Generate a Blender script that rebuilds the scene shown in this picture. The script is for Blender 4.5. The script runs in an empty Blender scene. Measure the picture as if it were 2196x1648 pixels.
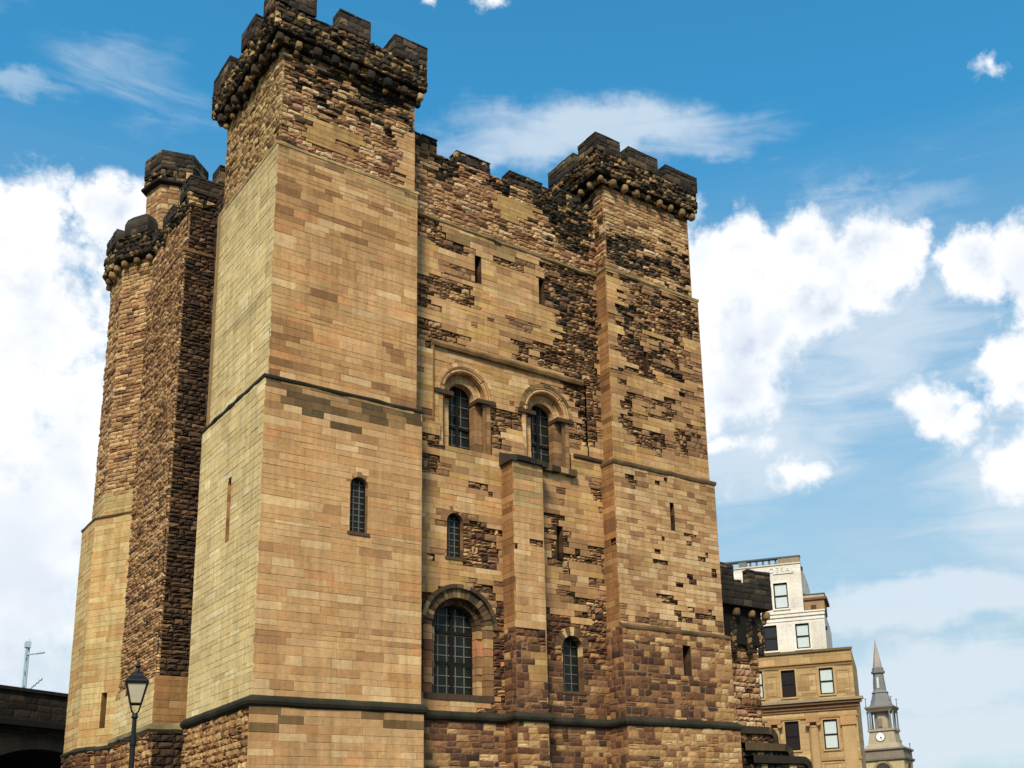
import bpy, math, random
from mathutils import Vector, Matrix, noise
R = math.radians
sc = bpy.context.scene
COLL = sc.collection
GZ = -3.12                                   # ground level; the keep's own datum is z = 0

# ------------------------------------------------------------------ camera
cam_d = bpy.data.cameras.new('camera'); cam = bpy.data.objects.new('camera', cam_d); COLL.objects.link(cam)
CP = Vector((-11.139, -29.7411, -1.5239))
FW = Vector((0.61487588, 0.74521347, 0.25803979)); RT = Vector((0.77808702, -0.62657495, -0.04454679))
UP = Vector((-0.1284844, -0.22816815, 0.96510676))
m = Matrix((RT, UP, -FW)).transposed().to_4x4(); m.translation = CP
cam.matrix_world = m
FPX = 2420.1337
cam_d.sensor_width = 36.0; cam_d.lens = FPX / 2196 * 36.0
cam_d.shift_x = -255.76 / 2196; cam_d.shift_y = 381.69 / 2196
cam_d.clip_start = 0.1; cam_d.clip_end = 9000
sc.camera = cam

# ------------------------------------------------------------------ exposure
sc.view_settings.view_transform = 'Standard'; sc.view_settings.look = 'None'
sc.view_settings.exposure = 0.85; sc.view_settings.gamma = 1.0
sc.cycles.max_bounces = 6; sc.cycles.diffuse_bounces = 3; sc.cycles.glossy_bounces = 3
sc.cycles.sample_clamp_indirect = 6.0

# ------------------------------------------------------------------ sky and sun
SUN_AZ, SUN_EL = 223.0, 42.0                 # degrees, azimuth clockwise from +Y
world = bpy.data.worlds.new('World'); sc.world = world; world.use_nodes = True
nt = world.node_tree; nt.nodes.clear(); NN = nt.nodes.new; LK = nt.links.new
def math_node(op, a=None, b=None, c=None, clamp=False):
    n = NN('ShaderNodeMath'); n.operation = op; n.use_clamp = clamp
    for i, v in enumerate((a, b, c)):
        if v is None: continue
        if isinstance(v, (int, float)): n.inputs[i].default_value = v
        else: LK(v, n.inputs[i])
    return n.outputs[0]
def vmath(op, a, b=None, c=None, out=0):
    n = NN('ShaderNodeVectorMath'); n.operation = op
    for i, v in enumerate((a, b, c)):
        if v is None: continue
        if isinstance(v, (tuple, list)): n.inputs[i].default_value = v
        else: LK(v, n.inputs[i])
    return n.outputs[out]
def mrange(v, a, b, c, d, kind='SMOOTHSTEP'):
    n = NN('ShaderNodeMapRange'); n.interpolation_type = kind; n.clamp = True
    LK(v, n.inputs[0])
    for i, x in enumerate((a, b, c, d)): n.inputs[i + 1].default_value = x
    return n.outputs[0]
def nz(vec, scale, detail, rough, dist=0.0):
    n = NN('ShaderNodeTexNoise'); n.inputs['Scale'].default_value = scale; n.inputs['Detail'].default_value = detail
    n.inputs['Roughness'].default_value = rough; n.inputs['Distortion'].default_value = dist
    LK(vec, n.inputs['Vector']); return n.outputs[0]
def cmix(f, a, b, blend='MIX'):
    n = NN('ShaderNodeMix'); n.data_type = 'RGBA'; n.blend_type = blend
    if isinstance(f, (int, float)): n.inputs[0].default_value = f
    else: LK(f, n.inputs[0])
    for i, v in ((6, a), (7, b)):
        if isinstance(v, (tuple, list)): n.inputs[i].default_value = (*v, 1)
        else: LK(v, n.inputs[i])
    return n.outputs[2]
tc = NN('ShaderNodeTexCoord'); DIR = tc.outputs['Generated']
sky = NN('ShaderNodeTexSky'); sky.sky_type = 'NISHITA'; sky.sun_disc = False
sky.sun_elevation = R(SUN_EL); sky.sun_rotation = R(SUN_AZ); sky.air_density = 1.0; sky.dust_density = 0.6; sky.ozone_density = 2.0
sep = NN('ShaderNodeSeparateXYZ'); LK(DIR, sep.inputs[0])
AZ = math_node('MULTIPLY', math_node('ARCTAN2', sep.outputs[0], sep.outputs[1]), 180 / math.pi)
EL = math_node('MULTIPLY', math_node('ARCSINE', sep.outputs[2]), 180 / math.pi)
cb = NN('ShaderNodeCombineXYZ'); LK(AZ, cb.inputs[0]); LK(EL, cb.inputs[1]); AE = cb.outputs[0]
# warp the (azimuth, elevation) map a little so that no cloud keeps an oval outline
wn = NN('ShaderNodeTexNoise'); wn.inputs['Scale'].default_value = 14.0; wn.inputs['Detail'].default_value = 7.0; wn.inputs['Roughness'].default_value = .6
LK(DIR, wn.inputs['Vector'])
AEW = vmath('MULTIPLY_ADD', vmath('SUBTRACT', wn.outputs[1], (.5, .5, .5)), (5.2, 4.0, 0), AE)
# cumulus: (azimuth, elevation, half-width, half-height, weight)
CUM = [(8.6, 28.2, 3.4, 2.9, 1.15), (13.2, 30.2, 2.2, 2.0, 1.05), (9.5, 24.4, 4.4, 4.0, 1.0), (13.8, 26.5, 2.6, 4.0, .85), (7.5, 20, 5, 5, 1.0),
       (10.5, 17.5, 4.8, 6.0, .95), (12, 21.5, 3.0, 3.5, .9), (8, 12, 7, 5, .8),
       (46.0, 29.3, 3.0, 2.5, 1.35), (49.6, 29.2, 2.6, 2.4, 1.25), (53.4, 28.6, 3.0, 2.3, 1.35), (46.4, 26.4, 4.4, 3.0, 1.3), (45.2, 23.6, 3.6, 2.3, 1.05), (50.0, 27.2, 3.0, 2.2, 1.1), (42.0, 27.6, 3.8, 4.4, 1.2),
       (59.0, 27.6, 2.3, 1.6, 1.1), (62, 27.2, 2.5, 2.6, 1.1), (61.6, 24.4, 1.9, 2.6, 1.0), (60.4, 22.0, 2.3, 2.2, 1.1), (62.2, 19.4, 3.2, 3.9, 1.15), (59.8, 18.0, 2.0, 2.2, .85),
       (55.9, 21.3, 2.0, 2.0, .80), (57.2, 20.2, 1.6, 1.2, .7), (48.8, 18.8, 1.2, 1.2, .75), (45.6, 20.6, 3.2, .9, .62), (49.9, 19.4, 1.0, .9, .45), (45.2, 18.2, 1.1, .9, .5),
       (61.4, 35.8, 1.5, .9, .62), (32.4, 41.3, 1.4, .8, .72), (28.6, 41.4, .8, .6, .65),
       (80, 30, 14, 9, 1), (110, 36, 20, 11, 1), (-14, 28, 10, 8, 1), (-50, 34, 22, 9, 1), (160, 38, 22, 12, 1), (215, 44, 20, 9, .9), (255, 30, 22, 9, 1), (-95, 40, 16, 8, 1)]
acc = None
for (a, e, sa, se, w) in CUM:
    if a > 180: a -= 360
    ln = vmath('LENGTH', vmath('MULTIPLY_ADD', AEW, (1 / sa, 1 / se, 0), (-a / sa, -e / se, 0)), out=1)
    v = mrange(ln, 0.0, 1.5, w, 0.0, 'LINEAR')
    acc = v if acc is None else math_node('MAXIMUM', acc, v)
n1 = nz(DIR, 26.0, 9.0, .6, .15)
dens = math_node('ADD', acc, math_node('ADD', math_node('MULTIPLY_ADD', n1, .78, -.42), math_node('MULTIPLY_ADD', nz(DIR, 80.0, 6.0, .6), .28, -.14)))
cmask = mrange(dens, .25, .60, 0, 1)
# wisps and the pale veil towards the horizon
stre = vmath('MULTIPLY', DIR, (3.2, 3.2, 17.0))
n2 = nz(stre, 2.6, 7.0, .6, .8)
WISP = [(38.5, 35.6, 11, 1.5, .95), (34, 36.2, 6, 1.3, .6), (44, 34.6, 6, 1.2, .6), (7.0, 34.7, 5, .7, .6), (13, 36.3, 5, 2.2, .38), (5, 38, 6, 1.0, .3), (53, 31, 7, 1.4, .6), (54, 11.9, 8, 1.5, 1.25), (55, 8.0, 8, 2.2, 1.3), (50, 5, 9, 2, 1.0), (48, 22, 5, 2.6, .5), (9, 14, 9, 7, 1.0), (10, 8, 8, 4, 1.0), (52, 25, 10, 5, .75), (46, 21, 6, 4, .85), (60, 17, 6, 5, .8), (57, 5, 12, 2.5, 1.0)]
wac = None
for (a, e, sa, se, w) in WISP:
    ln = vmath('LENGTH', vmath('MULTIPLY_ADD', AEW, (1 / sa, 1 / se, 0), (-a / sa, -e / se, 0)), out=1)
    v = mrange(ln, 0.2, 1.4, w, 0.0)
    wac = v if wac is None else math_node('MAXIMUM', wac, v)
wmask = math_node('MULTIPLY', mrange(math_node('ADD', wac, math_node('MULTIPLY_ADD', n2, 1.1, -.55)), .1, 1.0, 0, 1), .72)
veil = math_node('MULTIPLY', mrange(EL, 8, 35, .95, 0, 'LINEAR'), mrange(n2, .3, .7, .75, 1.0))
# the blue itself: Nishita, pulled towards the photograph's cyan-blue
tint = cmix(mrange(EL, 4, 36, 0, 1, 'LINEAR'), (.42, .62, .58), (.31, 1.13, 1.24))
blue = cmix(1.0, sky.outputs[0], tint, 'MULTIPLY')
n1s = nz(vmath('ADD', DIR, (-.012, -.010, .016)), 26.0, 9.0, .6, .15)
shade = math_node('ADD', mrange(nz(DIR, 9.0, 6.0, .55), .42, .75, 0, .62), mrange(math_node('SUBTRACT', n1s, n1), -.05, .30, 0, .5), None, True)
under = mrange(nz(vmath('ADD', DIR, (0, 0, .03)), 7.0, 3.0, .5), .45, .65, 0, .55)
cloudc = cmix(math_node('MAXIMUM', math_node('MULTIPLY', shade, mrange(dens, .45, .9, .35, 1.0)), under), (6.1, 6.1, 6.15), (3.1, 3.75, 4.6))
c1 = cmix(veil, blue, (3.0, 3.75, 4.3))
c2 = cmix(wmask, c1, (4.3, 4.75, 5.2))
c3 = cmix(cmask, c2, cloudc)
bg = NN('ShaderNodeBackground'); bg.inputs[1].default_value = 0.10
LK(c3, bg.inputs[0]); wo = NN('ShaderNodeOutputWorld'); LK(bg.outputs[0], wo.inputs[0])

sun_d = bpy.data.lights.new('sun', 'SUN'); sun = bpy.data.objects.new('sun', sun_d); COLL.objects.link(sun)
sun_d.energy = 2.9; sun_d.angle = R(14.0); sun_d.color = (1.0, .90, .74)
sd = Vector((math.sin(R(SUN_AZ)) * math.cos(R(SUN_EL)), math.cos(R(SUN_AZ)) * math.cos(R(SUN_EL)), math.sin(R(SUN_EL))))
sun.rotation_euler = (-sd).to_track_quat('-Z', 'Y').to_euler(); sun.location = (-30, -60, 60)

# ------------------------------------------------------------------ materials
def s2l(c):
    c /= 255.0
    return c / 12.92 if c <= .04045 else ((c + .055) / 1.055) ** 2.4
KA = 0.86
def lin(rgb, k=None):
    k = KA if k is None else k
    return (s2l(rgb[0]) * k, s2l(rgb[1]) * k, s2l(rgb[2]) * k)
def new_mat(name):
    mt = bpy.data.materials.new(name); mt.use_nodes = True; t = mt.node_tree; t.nodes.clear()
    o = t.nodes.new('ShaderNodeOutputMaterial'); b = t.nodes.new('ShaderNodeBsdfPrincipled'); t.links.new(b.outputs[0], o.inputs[0])
    return mt, t, b
def stone_material(name, grain=1.0, bump=.5):
    mt, t, b = new_mat(name)
    at = t.nodes.new('ShaderNodeAttribute'); at.attribute_name = 'stone_colour'
    co = t.nodes.new('ShaderNodeTexCoord')
    def ns(scale, det, ro, vec=None):
        n = t.nodes.new('ShaderNodeTexNoise'); n.inputs['Scale'].default_value = scale; n.inputs['Detail'].default_value = det
        n.inputs['Roughness'].default_value = ro; t.links.new(vec or co.outputs['Object'], n.inputs['Vector']); return n
    def mr(src, a, b_, c, d):
        n = t.nodes.new('ShaderNodeMapRange'); t.links.new(src, n.inputs[0])
        for i, x in enumerate((a, b_, c, d)): n.inputs[i + 1].default_value = x
        return n.outputs[0]
    def mul(a, c):
        n = t.nodes.new('ShaderNodeMix'); n.data_type = 'RGBA'; n.blend_type = 'MULTIPLY'; n.inputs[0].default_value = 1
        t.links.new(a, n.inputs[6]); t.links.new(c, n.inputs[7]); return n.outputs[2]
    f1 = mr(ns(7.0, 8, .7).outputs[0], .3, .7, 1 - .22 * grain, 1 + .16 * grain)
    f2 = mr(ns(.55, 5, .6).outputs[0], .3, .7, .86, 1.10)
    mp = t.nodes.new('ShaderNodeMapping'); mp.inputs['Scale'].default_value = (2.2, 2.2, .16); t.links.new(co.outputs['Object'], mp.inputs[0])
    f3 = mr(ns(1.9, 7, .68, mp.outputs[0]).outputs[0], .34, .60, 1 - .2 * grain ** 3, 1 + .07 * grain)
    c = mul(mul(mul(at.outputs['Color'], f1), f2), f3)
    t.links.new(c, b.inputs['Base Color']); b.inputs['Roughness'].default_value = .93
    b.inputs['Specular IOR Level'].default_value = .2
    bp_ = t.nodes.new('ShaderNodeBump'); bp_.inputs['Strength'].default_value = bump; bp_.inputs['Distance'].default_value = .02
    t.links.new(ns(16.0, 6, .72).outputs[0], bp_.inputs['Height']); t.links.new(bp_.outputs[0], b.inputs['Normal'])
    return mt
def plain(name, rgb, rough=.6, metal=0.0, k=1.0, spec=.5, var=.15, scale=4.0):
    mt, t, b = new_mat(name)
    co = t.nodes.new('ShaderNodeTexCoord'); n = t.nodes.new('ShaderNodeTexNoise'); n.inputs['Scale'].default_value = scale; n.inputs['Detail'].default_value = 6
    t.links.new(co.outputs['Object'], n.inputs['Vector'])
    mx = t.nodes.new('ShaderNodeMix'); mx.data_type = 'RGBA'; c = lin(rgb, k)
    mx.inputs[6].default_value = (*[x * (1 - var) for x in c], 1); mx.inputs[7].default_value = (*[min(1, x * (1 + var)) for x in c], 1)
    t.links.new(n.outputs[0], mx.inputs[0]); t.links.new(mx.outputs[2], b.inputs['Base Color'])
    b.inputs['Roughness'].default_value = rough; b.inputs['Metallic'].default_value = metal; b.inputs['Specular IOR Level'].default_value = spec
    return mt
M_STONE = stone_material('sandstone')
M_FAR = stone_material('far_stone', .7, .15)
M_GLASS = plain('dark_leaded_glass', (30, 32, 29), .2, 0, 1, .16, .75, 5.0)
M_LEAD = plain('lead_came', (96, 92, 80), .85, 0, 1)
M_IRON = plain('black_iron', (20, 19, 19), .5, 0, 1, .25)
M_WOOD = plain('dark_window_frame', (26, 22, 18), .75, 0, 1, .15)
M_VOID = plain('deep_shadowed_stone', (40, 32, 24), .95, 0, 1)
M_BLIND = plain('pane_with_pale_blind', (200, 208, 204), .12, 0, .85, .6, .08)
M_DPANE = plain('dark_window_pane', (40, 34, 34), .15, 0, 1, .5)
M_STEEL = plain('galvanised_steel', (168, 190, 200), .5, .0, .9)
M_LGLASS = plain('pale_lantern_glass', (196, 180, 152), .35, 0, .8)  # opaque pane: tone of the wall seen through it painted in
M_CLOCK = plain('white_clock_dial', (235, 235, 228), .5, 0, .9, .4, .03)

# ------------------------------------------------------------------ mesh building
class MB:
    def __init__(s): s.v = []; s.f = []; s.c = []
    def add(s, vs, fs, col):
        o = len(s.v); s.v += vs; s.f += [tuple(o + i for i in f) for f in fs]; s.c += list(col) if isinstance(col, list) else [col] * len(vs)
    def quad(s, a, b, c, d, col): s.add([a, b, c, d], [(0, 1, 2, 3)], col)
    def box(s, lo, hi, col, fr=None):
        x0, y0, z0 = lo; x1, y1, z1 = hi
        vs = [(x0, y0, z0), (x1, y0, z0), (x1, y1, z0), (x0, y1, z0), (x0, y0, z1), (x1, y0, z1), (x1, y1, z1), (x0, y1, z1)]
        if fr: vs = [fr(*p) for p in vs]
        s.add(vs, [(3, 2, 1, 0), (4, 5, 6, 7), (0, 1, 5, 4), (1, 2, 6, 5), (2, 3, 7, 6), (3, 0, 4, 7)], col)
    def tube(s, pts, rad, n, col, caps=True):
        rs = rad if isinstance(rad, (list, tuple)) else [rad] * len(pts)
        pts = [Vector(p) for p in pts]; vs = []; fs = []
        for i, p in enumerate(pts):
            d = (pts[min(i + 1, len(pts) - 1)] - pts[max(i - 1, 0)]).normalized()
            a = d.orthogonal().normalized() if abs(d.z) < .98 else Vector((1, 0, 0)); a = (a - d * a.dot(d)).normalized(); b = d.cross(a)
            for k in range(n):
                t = 2 * math.pi * k / n; vs.append(tuple(p + a * rs[i] * math.cos(t) + b * rs[i] * math.sin(t)))
        for i in range(len(pts) - 1):
            for k in range(n):
                q = (k + 1) % n; fs.append((i * n + k, i * n + q, (i + 1) * n + q, (i + 1) * n + k))
        if caps: fs.append(tuple(range(n - 1, -1, -1))); fs.append(tuple((len(pts) - 1) * n + k for k in range(n)))
        s.add(vs, fs, col)
    def frustum(s, cx, cy, prof, n, rot, col):       # prof: (z, circumradius)
        vs = []; fs = []
        for z, r in prof:
            for k in range(n):
                t = rot + 2 * math.pi * k / n; vs.append((cx + r * math.cos(t), cy + r * math.sin(t), z))
        for i in range(len(prof) - 1):
            for k in range(n):
                q = (k + 1) % n; fs.append((i * n + k, i * n + q, (i + 1) * n + q, (i + 1) * n + k))
        fs.append(tuple(range(n - 1, -1, -1))); fs.append(tuple((len(prof) - 1) * n + k for k in range(n)))
        s.add(vs, fs, col)
    def build(s, name, mat, parent=None, smooth=False, label=None):
        me = bpy.data.meshes.new(name); me.from_pydata([tuple(p) for p in s.v], [], s.f)
        at = me.attributes.new('stone_colour', 'FLOAT_COLOR', 'POINT')
        buf = []
        for c in s.c: buf += [c[0], c[1], c[2], 1.0]
        at.data.foreach_set('color', buf)
        me.materials.append(mat)
        if smooth: me.polygons.foreach_set('use_smooth', [True] * len(me.polygons))
        me.update()
        o = bpy.data.objects.new(name, me); COLL.objects.link(o)
        if parent is not None: adopt(o, parent)
        if label: o['label'] = label
        return o
def adopt(o, parent):
    o.parent = parent
    if parent.type == 'EMPTY': o.matrix_parent_inverse = Matrix.Translation(-Vector(parent.location))
def thing(name, loc, label, cat, group=None):
    o = bpy.data.objects.new(name, None); COLL.objects.link(o); o.location = loc; o.empty_display_size = .5
    o['label'] = label; o['category'] = cat
    if group: o['group'] = group
    return o
rnd = random.Random(7)
NZ = lambda a, b, c=0.0: noise.noise(Vector((a, b, c)))
def pick(pal, rng, jit=.07):
    t = rng.random() * sum(w for w, _ in pal)
    for w, c in pal:
        t -= w
        if t <= 0: break
    l = lin(c); f = 1 + rng.uniform(-jit, jit); h = rng.uniform(-.014, .014)
    return (l[0] * f * (1 + h), l[1] * f, l[2] * f * (1 - h))

# ---- palettes (display sRGB of the stone in full light; ROUGH_D has shade put in)
ASH_S = [(5, (194, 150, 101)), (3.4, (199, 157, 109)), (2.4, (187, 141, 93)), (1.2, (210, 173, 124)), (.6, (172, 128, 85)), (.6, (195, 142, 92))]
ASH_S2 = [(4, (190, 147, 98)), (3, (180, 136, 89)), (1.5, (158, 116, 75)), (1.0, (142, 103, 67)), (1.6, (206, 168, 118)), (.5, (190, 136, 88))]
ASH_W = [(5, (214, 187, 131)), (3, (218, 192, 138)), (2, (208, 180, 124)), (.6, (226, 204, 156)), (.4, (199, 170, 118))]
ASH_STAIN = [(3, (126, 98, 64)), (2, (104, 82, 54)), (2, (150, 116, 76)), (1, (92, 78, 52)), (1, (176, 142, 98))]
ASH_OR = [(3, (160, 114, 70)), (2, (144, 101, 62)), (2, (174, 129, 82)), (.6, (124, 86, 54))]
WEATH = [(3, (172, 130, 90)), (2.4, (190, 150, 106)), (2, (150, 108, 74)), (1.6, (204, 168, 124)), (1.0, (112, 78, 54)), (.6, (84, 62, 44)), (.8, (170, 124, 96)), (.6, (206, 176, 138))]
WEATH_W = [(3, (176, 140, 92)), (3, (190, 156, 106)), (1.5, (150, 112, 74)), (1, (206, 176, 126)), (.6, (116, 86, 58))]
ERODED = [(3, (118, 86, 59)), (3, (142, 106, 72)), (1.4, (86, 64, 46)), (2.6, (168, 130, 89)), (.8, (104, 72, 58)), (.5, (58, 45, 34)), (1.2, (188, 150, 106))]
BLACKISH = [(2.4, (54, 46, 36)), (1.2, (40, 34, 27)), (3, (82, 66, 48)), (2.4, (116, 91, 62)), (1.6, (162, 130, 88))]
SOOT = [(5, (52, 45, 38)), (4, (42, 36, 31)), (2, (66, 57, 45)), (.6, (92, 78, 56))]
SOOT2 = [(4, (50, 43, 34)), (3, (64, 54, 40)), (2.4, (96, 77, 52)), (2.2, (136, 108, 72)), (1.6, (176, 144, 98)), (1, (34, 29, 24))]
RUB = [(3, (138, 94, 62)), (3, (114, 76, 50)), (2, (164, 120, 78)), (2, (92, 62, 46)), (1.2, (182, 138, 86)), (1, (124, 74, 58)), (.8, (74, 54, 42)), (.6, (196, 158, 104)), (.3, (178, 116, 58))]
RUBL = [(3, (118, 80, 54)), (3, (98, 66, 46)), (2, (138, 98, 65)), (2, (82, 56, 42)), (1.0, (160, 116, 74)), (.8, (68, 50, 40)), (.4, (178, 138, 92))]
RUB_T = [(3, (170, 128, 82)), (3, (186, 146, 96)), (2, (146, 104, 68)), (1.4, (202, 166, 118)), (1, (126, 88, 60)), (.3, (180, 128, 78))]
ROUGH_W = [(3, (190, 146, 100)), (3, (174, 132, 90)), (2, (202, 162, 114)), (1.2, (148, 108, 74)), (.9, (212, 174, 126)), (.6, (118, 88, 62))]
ROUGH_D = [(3, (82, 61, 44)), (3, (70, 52, 39)), (2, (98, 73, 51)), (1.5, (56, 43, 34)), (.7, (124, 95, 68))]  # dark copy of the rough stone: shade of the recess put into colour

class St:
    def __init__(s, pal, L=(.4, 1.05), dr=.005, rough=0.0, ch=.005, joint=.005, md=.012, mort=(160, 122, 80), d=0.0, split=0.0, jit=.055):
        if rough > .02 and md > .02: md = max(md, -d + dr + rough * 1.2)
        s.pal = pal; s.L = L; s.dr = dr; s.rough = rough; s.ch = ch; s.joint = joint; s.md = md; s.mort = lin(mort); s.d = d; s.split = split; s.jit = jit
S_ASH_S = St(ASH_S); S_ASH_S2 = St(ASH_S2, (.35, 1.0)); S_ASH_W = St(ASH_W, mort=(158, 138, 92), joint=.006); S_STAIN = St(ASH_STAIN, (.35, .9)); S_OR = St(ASH_OR)
S_WEATH = St(WEATH, (.18, .6), .026, .024, 0, .012, .05, (112, 82, 56), split=.12, jit=.14)
S_WEATH_W = St(WEATH_W, (.18, .55), .024, .022, 0, .012, .05, (126, 96, 62), split=.1, jit=.12)
S_ERODE = St(ERODED, (.13, .42), .032, .034, 0, .013, .06, (72, 52, 37), -.022, .6, .22)
S_BLACK = St(BLACKISH, (.13, .42), .03, .034, 0, .013, .06, (52, 42, 32), -.02, .5, .25)
S_SOOT = St(SOOT, (.45, .9), .012, .012, 0, .010, .03, (30, 26, 21), jit=.15)
S_SOOT3 = St([(3, (62, 52, 41)), (3, (84, 68, 50)), (2, (46, 39, 32)), (3, (112, 90, 62)), (2.6, (148, 118, 80)), (1.6, (182, 148, 102))], (.14, .46), .045, .04, 0, .016, .06, (48, 40, 31), split=.25, jit=.2)
S_MERL = St([(4, (58, 50, 42)), (3, (72, 61, 49)), (2, (46, 40, 34)), (2, (90, 75, 57)), (.8, (122, 100, 72))], (.3, .7), .02, .018, 0, .012, .035, (42, 36, 29), jit=.16)
S_SOOT2 = St(SOOT2, (.16, .5), .04, .04, 0, .016, .06, (36, 30, 23), split=.1, jit=.18)
S_TINT = St([(3, (176, 134, 90)), (2, (164, 122, 82)), (1, (186, 146, 100)), (.6, (146, 108, 72))], (.3, .9), .006)
S_SOFT = St([(3, (150, 112, 76)), (2, (134, 98, 66)), (2, (166, 126, 86)), (1, (116, 84, 58))], (.2, .6), .014, .014, 0, .010, .03, (104, 76, 50), -.008, .2, .12)
S_RUB = St(RUBL, (.2, .55), .012, .011, 0, .018, .006, (140, 106, 74), .016, split=.12, jit=.14)
S_RUBD = St(RUBL, (.16, .5), .028, .028, 0, .016, .05, (104, 74, 50), split=.25, jit=.16)
S_RUB_T = St(RUB_T, (.2, .55), .012, .011, 0, .018, .006, (168, 130, 88), .014, split=.08, jit=.1)
S_ROCK = St(RUB_T, (.16, .42), .035, .032, 0, .014, .055, (136, 102, 66), split=.1, jit=.12)
S_ROUGH_W = St(ROUGH_W, (.22, .7), .026, .022, 0, .013, .055, (98, 72, 48), split=.05, jit=.14)
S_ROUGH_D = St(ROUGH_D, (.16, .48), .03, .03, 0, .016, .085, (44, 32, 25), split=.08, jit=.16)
S_VIA = St([(3, (50, 41, 33)), (2, (60, 49, 38)), (2, (40, 34, 28)), (.4, (76, 62, 46))], (.5, 1.1), .01, .012, 0, .012, .03, (36, 30, 25), jit=.15)
Z = Vector((0, 0, 1))
def stone(mb, F, u0, u1, v0, v1, st, rng, fill=True):
    O, U, N = F
    def P(u, v, n): return (O[0] + U[0] * u + N[0] * n, O[1] + U[1] * u + N[1] * n, v + O[2])
    if fill: mb.quad(P(u0, v0, -st.md), P(u1, v0, -st.md), P(u1, v1, -st.md), P(u0, v1, -st.md), st.mort)
    j = st.joint * .5; a0, a1, b0, b1 = u0 + j, u1 - j, v0 + j, v1 - j
    if a1 - a0 < .02 or b1 - b0 < .02: return
    col = pick(st.pal, rng, st.jit)
    if st.rough == 0:                                    # soot and run-off staining below the ledges
        um, vm = (u0 + u1) / 2, (v0 + v1) / 2 + O[2]
        for lz, ln_ in ((2.98, 1.0), (12.5, 1.5), (20.4, 1.3), (15.6, .6)):
            if 0 < lz - vm < ln_:
                k = max(0.0, .35 + 1.1 * NZ(um * 1.4 + O[0], O[1] + lz, vm * .5)) * (1 - (lz - vm) / ln_); col = tuple(c * (1 - .42 * min(1, k)) for c in col)
        w = 1 + .13 * NZ(um * .35 + O[0], vm * .3, 8.8) + .08 * NZ(um * 1.1, vm * 2.4, 2.2); col = tuple(c * w for c in col)
    d = st.d + rng.uniform(-st.dr, st.dr); bd = min(-st.md, d) - .03
    if st.rough == 0:
        c = st.ch * rng.uniform(.6, 1.6); e = .007
        q = lambda: rng.uniform(-e, e)
        o4 = [P(a0, b0, d - c), P(a1, b0, d - c), P(a1, b1, d - c), P(a0, b1, d - c)]
        i4 = [P(a0 + c + abs(q()), b0 + c + abs(q()), d + q() * .5), P(a1 - c - abs(q()), b0 + c + abs(q()), d + q() * .5), P(a1 - c - abs(q()), b1 - c - abs(q()), d + q() * .5), P(a0 + c + abs(q()), b1 - c - abs(q()), d + q() * .5)]
        k4 = [P(a0, b0, bd), P(a1, b0, bd), P(a1, b1, bd), P(a0, b1, bd)]
        fs = [(0, 1, 2, 3)]
        for i in range(4):
            n = (i + 1) % 4; fs.append((4 + i, 4 + n, n, i)); fs.append((8 + i, 8 + n, 4 + n, 4 + i))
        mb.add(i4 + o4 + k4, fs, col); return
    r = st.rough
    nx = max(2, min(6, int((a1 - a0) / .09))); ny = 3 if b1 - b0 > .14 else 2
    vs = []; back = []; per = []
    ex = min(.03, .6 * r + .004)
    grid = {}
    for t in range(ny + 1):
        for s_ in range(nx + 1):
            s = s_ / nx; q = t / ny; u = a0 + (a1 - a0) * s; v = b0 + (b1 - b0) * q
            pb = (1 - abs(2 * s - 1) ** 7) * (1 - abs(2 * q - 1) ** 6)
            edge = s_ in (0, nx) or t in (0, ny)
            dep = d - r * 1.15 * (1 - pb) + rng.uniform(-.55, .55) * r
            if s_ == 0: u += rng.uniform(0, ex)
            elif s_ == nx: u -= rng.uniform(0, ex)
            else: u += rng.uniform(-.02, .02)
            if t == 0: v += rng.uniform(0, ex * .8)
            elif t == ny: v -= rng.uniform(0, ex * .8)
            else: v += rng.uniform(-.012, .012)
            dep = max(dep, bd + .012)
            grid[(s_, t)] = len(vs); vs.append(P(u, v, dep))
            if edge: back.append(((s_, t), P(u, v, bd)))
    fs = [(grid[(i, t)], grid[(i + 1, t)], grid[(i + 1, t + 1)], grid[(i, t + 1)]) for t in range(ny) for i in range(nx)]
    ring = [(i, 0) for i in range(nx)] + [(nx, t) for t in range(ny)] + [(i, ny) for i in range(nx, 0, -1)] + [(0, t) for t in range(ny, 0, -1)]
    bk = dict(back); base = len(vs); vs += [bk[k] for k in ring]; n = len(ring)
    for i in range(n):
        k = (i + 1) % n; fs.append((base + i, base + k, grid[ring[k]], grid[ring[i]]))
    mb.add(vs, fs, col)
class Op:                                              # an opening: centre u, half-width, sill, springing (arch) or head
    def __init__(s, u, half, zb, zt, arch=True): s.u = u; s.h = half; s.zb = zb; s.zt = zt; s.arch = arch
    def span(s, a, b):
        top = s.zt + (s.h if s.arch else 0)
        if b <= s.zb + .01 or a >= top - .01: return None
        if not s.arch or a <= s.zt: return (s.u - s.h, s.u + s.h)
        w = math.sqrt(max(0, s.h ** 2 - (a - s.zt) ** 2)); return (s.u - w, s.u + w)
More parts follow.
